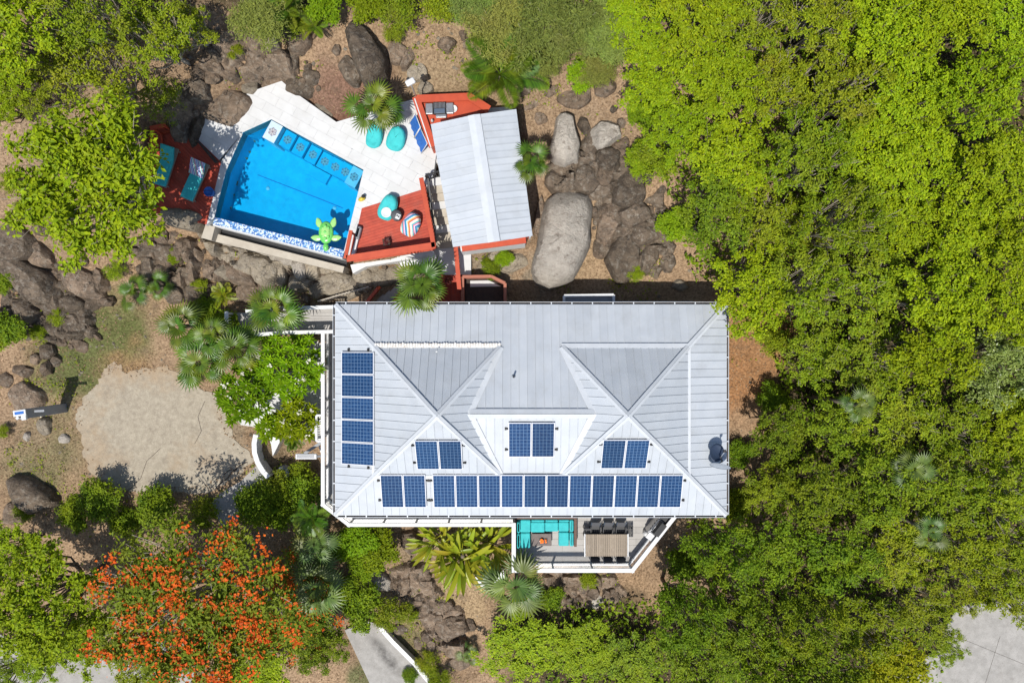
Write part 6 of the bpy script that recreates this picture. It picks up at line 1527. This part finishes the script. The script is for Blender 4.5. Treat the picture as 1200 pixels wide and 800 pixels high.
palm(586, 84, 60, 1.7, 'spiky cycad palm above the cabana roof', 15, 'palm', 'fea', 'cycad', seed=16)
palm(335, 12, 30, 1.2, 'small feather palm at the top edge among bushes', 13, 'palm', 'fea', seed=17)
palm(368, 32, 20, .8, 'small green palm beside the rounded brown rock', 11, 'palm', 'fea', seed=18)
palm(1005, 475, 22, 5.2, 'silvery fan palm poking through the forest, upper', 13, 'palmgrey', seed=19)
palm(1068, 548, 22, 5.0, 'silvery fan palm poking through the forest, middle', 13, 'palmgrey', seed=20)
palm(1090, 622, 22, 4.8, 'silvery fan palm poking through the forest, lower', 13, 'palmgrey', seed=21)
palm(262, 346, 17, .4, 'yellow-green grassy tuft above the walkway', 14, 'paddle', 'fea', 'tuft_plant', 'plant', .05, seed=22)
palm(345, 515, 17, 1.5, 'dark spiky plant with an orange heart among plumerias', 14, 'palm', 'fea', 'spiky_plant', 'plant', .07, seed=23)
palm(548, 765, 14, .5, 'small grey fan palm beside the brown boulder', 9, 'palmgrey', seed=24)
palm(380, 590, 16, 1.6, 'small spiky palm against the balcony corner', 12, 'palm', 'fea', seed=25)
# paddle-leaved clump (bird of paradise)
def paddle_leaf(L, W, arch):
    vs = []; fs = []; n = 9
    for i in range(n + 1):
        t = i / n; x = .45 * L + L * t; z = arch * L * (t * .5 - t * t * .8); w = W * math.sin(math.pi * min(1, .06 + .94 * t)) ** .55 * (1 if t < 1 else 0)
        vs += [(x, -w / 2, z + .10 * w), (x, 0, z - .04), (x, w / 2, z + .10 * w)]
    for i in range(n): fs += [(i * 3, i * 3 + 1, i * 3 + 4, i * 3 + 3), (i * 3 + 1, i * 3 + 2, i * 3 + 5, i * 3 + 4)]
    mb = MB().add(vs, fs, True); mb.tube([(0, 0, -.15), (.25 * L, 0, -.02), (.5 * L, 0, .0)], [.03, .025, .015], 5, False); me = mb.mesh('leaf'); me.materials.append(M['paddle']); return me
PAD = [paddle_leaf(1.2, .20, .35), paddle_leaf(1.05, .18, .6)]
def paddles(px, py, rpx, n, h, label, seed):
    rr = random.Random(seed); c = onground(px, py, h); r = empty('paddle_plant', c, label, 'plant', 'paddle-leaved plants below the terrace'); sc = rpx * (CAMZ - c.z - h) / FPX / 1.5
    MB().tube([(0, 0, -.3), (0, 0, h)], [.16, .10], 7).build('stem', M['bark'], r, True)
    for i in range(n):
        o = link('leaf', PAD[i % 2], None, r); t = i / n; o.location = (rr.uniform(-.25, .25), rr.uniform(-.25, .25), h * rr.uniform(.6, 1.0)); o.rotation_euler = (rr.uniform(-.4, .4), -math.radians(60 - 55 * t), i * 2.399); k = sc * rr.uniform(.8, 1.1); o.scale = (k, k, k)
paddles(515, 636, 38, 40, 1.5, 'paddle-leaved plant below the balcony, nearest the brown boulder', 1)
paddles(542, 652, 44, 46, 1.8, 'paddle-leaved plant below the balcony, middle of the clump', 2)
paddles(574, 640, 38, 42, 1.9, 'paddle-leaved plant below the balcony, beside the terrace', 3)
# ---- stuff nobody could count
def scatter(n, boxpx, keep):
    px = rng.uniform(boxpx[0], boxpx[2], n); py = rng.uniform(boxpx[1], boxpx[3], n); d = (CAMZ - 4) / FPX; x = (px - 600) * d; y = (400 - py) * d; z = ground(x, y)
    px = 600 + x * FPX / (CAMZ - z); py = 400 - y * FPX / (CAMZ - z); k = keep(px, py, x, y); return x[k], y[k], z[k]
rng = np.random.RandomState(21)
BUILT = [poly(PADPX, 3.7), [(X0, Y0), (X1, Y0), (X1, Y1), (X0, Y1)]] + [f[0] for f in FLATS[1:]] + [poly([(258,425),(300,405),(378,395),(378,520),(268,495)], 3.5)]
def free(x, y):
    k = np.ones(x.shape, bool)
    for pg in BUILT: k &= pdist(x, y, pg) > .08
    return k
_pc = np.mean(BUILT[0], 0); _full = BUILT[0]; BUILT[0] = [tuple(_pc + (np.array(p) - _pc) * .87) for p in BUILT[0]]
x, y, z = scatter(85000, (-40, -40, 1240, 840), lambda a, b_, x, y: free(x, y) & (vnoise(x, y, .9, 4) > rng.rand(len(x)) * .85))
link_o = link('leaf_litter', leaf_mesh('leaf_litter', np.stack([x, y, np.where(pdist(x, y, _full) < .12, np.maximum(z, 3.735), z) + .015], 1), unit(len(x)) * .45 + np.array([0, 0, 1]), .10, .055), M['litter']); BUILT[0] = _full; tag(link_o, 'dry fallen leaves strewn over the dirt', 'leaf litter', kind='stuff')
gzones = [(130,395,55),(80,430,45),(55,525,60),(45,560,40),(160,375,40),(490,755,40),(430,792,30),(665,680,25),(500,690,30),(545,100,30),(700,150,40),(760,320,35),(470,655,25),(60,370,40),(100,470,20)]
def gk(a, b_, x, y):
    w = np.zeros(a.shape)
    for gx1, gy1, r in gzones: w = np.maximum(w, np.clip(1.3 - np.hypot(a - gx1, b_ - gy1) / r, 0, 1))
    return free(x, y) & (w * (vnoise(x, y, 1.4, 9) * 1.4) > rng.rand(len(x)))
x, y, z = scatter(190000, (-40, 330, 820, 840), gk)
gn = unit(len(x)); gn[:, 2] *= .25; gt = unit(len(x)) * .7 + np.array([0, 0, .8])
tag(link('grass', leaf_mesh('grass', np.stack([x, y, z + .03], 1), gn, .11, .014, T=gt), M['grass']), 'short dry grass growing in patches on the dirt', 'grass', kind='stuff')
def uk(a, b_, x, y):
    w = (a > 905) | ((b_ > 700) & (a > 640)) | ((b_ < 15) & (a > 540)) | ((a < 200) & (b_ < 60)) | ((a > 770) & (b_ < 330) & (a > 770 + (b_ - 200) * .3)) | ((a > 800) & (b_ > 600))
    return w & free(x, y)
x, y, z = scatter(75000, (-60, -60, 1260, 860), uk)
tag(link('undergrowth', leaf_mesh('undergrowth', np.stack([x, y, z + rng.uniform(.05, 1.2, len(x)) * (.4 + vnoise(x, y, .8, 2))], 1), unit(len(x)) * .6 + np.array([0, 0, .8]), .24, .13), M['leafC']), 'dark green undergrowth filling the forest floor', 'undergrowth', kind='stuff')
def sk(a, b_, x, y): return free(x, y) & (a < 900) & (vnoise(x, y, 1.1, 14) > .52)
x, y, z = scatter(5200, (0, 0, 900, 800), sk)
vs = []; fs = []; ic = [(1, 0, 0), (.3, .9, .1), (-.8, .5, 0), (-.7, -.6, .05), (.4, -.9, 0), (.1, .05, .6)]
for k in range(len(x)):
    s_ = .03 + .10 * rng.rand() ** 3; a_ = rng.rand() * 6.28; ca, sa = math.cos(a_), math.sin(a_); n = len(vs); q_ = rng.uniform(.6, 1.3, 6)
    vs += [(x[k] + (p[0] * ca - p[1] * sa) * s_ * q_[i], y[k] + (p[0] * sa + p[1] * ca) * s_ * q_[i], z[k] + p[2] * s_ * q_[i] * 1.3 - .01) for i, p in enumerate(ic)]; fs += [(n + i, n + (i + 1) % 5, n + 5) for i in range(5)]
mb = MB(); mb.v = vs; mb.f = fs; mb.sm = [False] * len(fs); tag(mb.build('gravel', M['rock_tan']), 'small loose stones scattered over the dirt', 'gravel', kind='stuff')

def rk(a, b_, x, y):
    w = np.zeros(a.shape)
    for x1, y1, r in ((300,315,60),(370,330,50),(230,310,50),(190,315,40),(60,330,60),(70,375,50),(700,230,60),(740,260,50),(265,75,50),(320,70,45),(430,320,30),(690,690,40),(510,745,40),(490,680,30),(215,120,30),(350,90,30)): w = np.maximum(w, np.clip(1.3 - np.hypot(a - x1, b_ - y1) / r, 0, 1))
    return free(x, y) & (w > rng.rand(len(x)) * 1.2)
x, y, z = scatter(4200, (0, 0, 900, 800), rk); mb = MB()
for k in range(len(x)):
    s_ = .09 + .36 * rng.rand() ** 2; a_ = rng.rand() * 6.28; el = rng.uniform(.55, 1.0); tp = rng.uniform(.35, .8); h_ = s_ * rng.uniform(.5, 1.1); ox, oy = rng.uniform(-.25, .25, 2) * s_; vs = []
    for lv, (kk, zz) in enumerate(((1, -.1), (1.0, h_ * .45), (tp, h_))):
        for i in range(6):
            t_ = i * 1.047 + (rng.rand() - .5) * .5; q_ = s_ * kk * rng.uniform(.8, 1.15); u_, v_ = q_ * math.cos(t_), q_ * el * math.sin(t_); vs.append((x[k] + u_ * math.cos(a_) - v_ * math.sin(a_) + ox * lv * .5, y[k] + u_ * math.sin(a_) + v_ * math.cos(a_) + oy * lv * .5, z[k] + zz + rng.uniform(-.12, .12) * s_ * (lv > 0)))
    mb.add(vs, [(l * 6 + i, l * 6 + (i + 1) % 6, l * 6 + 6 + (i + 1) % 6, l * 6 + 6 + i) for l in (0, 1) for i in range(6)] + [(12, 13, 14, 15, 16, 17)])
tag(mb.build('rubble', M['rock_brown']), 'broken rock rubble filling the gaps between boulders', 'rubble', kind='stuff')

def wk_(a, b_, x, y):
    w = np.zeros(a.shape)
    for x1, y1, r in ((490,705,40),(500,775,45),(690,690,45),(60,370,55),(580,312,30),(755,310,45),(225,320,50),(330,330,40),(60,440,50),(40,545,50),(330,545,25),(700,180,40),(520,30,60),(320,70,50),(120,585,50),(640,85,40),(250,590,40),(300,560,30),(870,400,25),(700,330,40),(475,660,25)): w = np.maximum(w, np.clip(1.3 - np.hypot(a - x1, b_ - y1) / r, 0, 1))
    return free(x, y) & (w * (vnoise(x, y, 1.7, 19) > .52) * (vnoise(x, y, 5.5, 23) > .45) > rng.rand(len(x)))
x, y, z = scatter(150000, (0, 0, 930, 840), wk_)
tag(link('weeds', leaf_mesh('weeds', np.stack([x, y, z + rng.uniform(.02, .22, len(x))], 1), unit(len(x)) * .6 + np.array([0, 0, .8]), .11, .055), M['leafB']), 'low green weeds sprouting between rocks and dirt', 'weeds', kind='stuff')

shrub('O', 150, 148, 20, 'olive shrub between the half-bare tree and the pool tree'); shrub('O', 30, 250, 16, 'olive shrub at the left of the pool tree'); shrub('O', 12, 215, 14, 'small olive shrub at the left edge beside the pool tree')
shrub('O', 135, 318, 13, 'small olive shrub under the pool tree skirt'); shrub('K', 240, 365, 18, 'dark shrub behind the fan palms near the yellow tuft'); shrub('O', 235, 335, 10, 'tiny olive shrub in the rocks above the yellow tuft'); shrub('O', 275, 60, 12, 'tiny olive shrub in the rock gully')
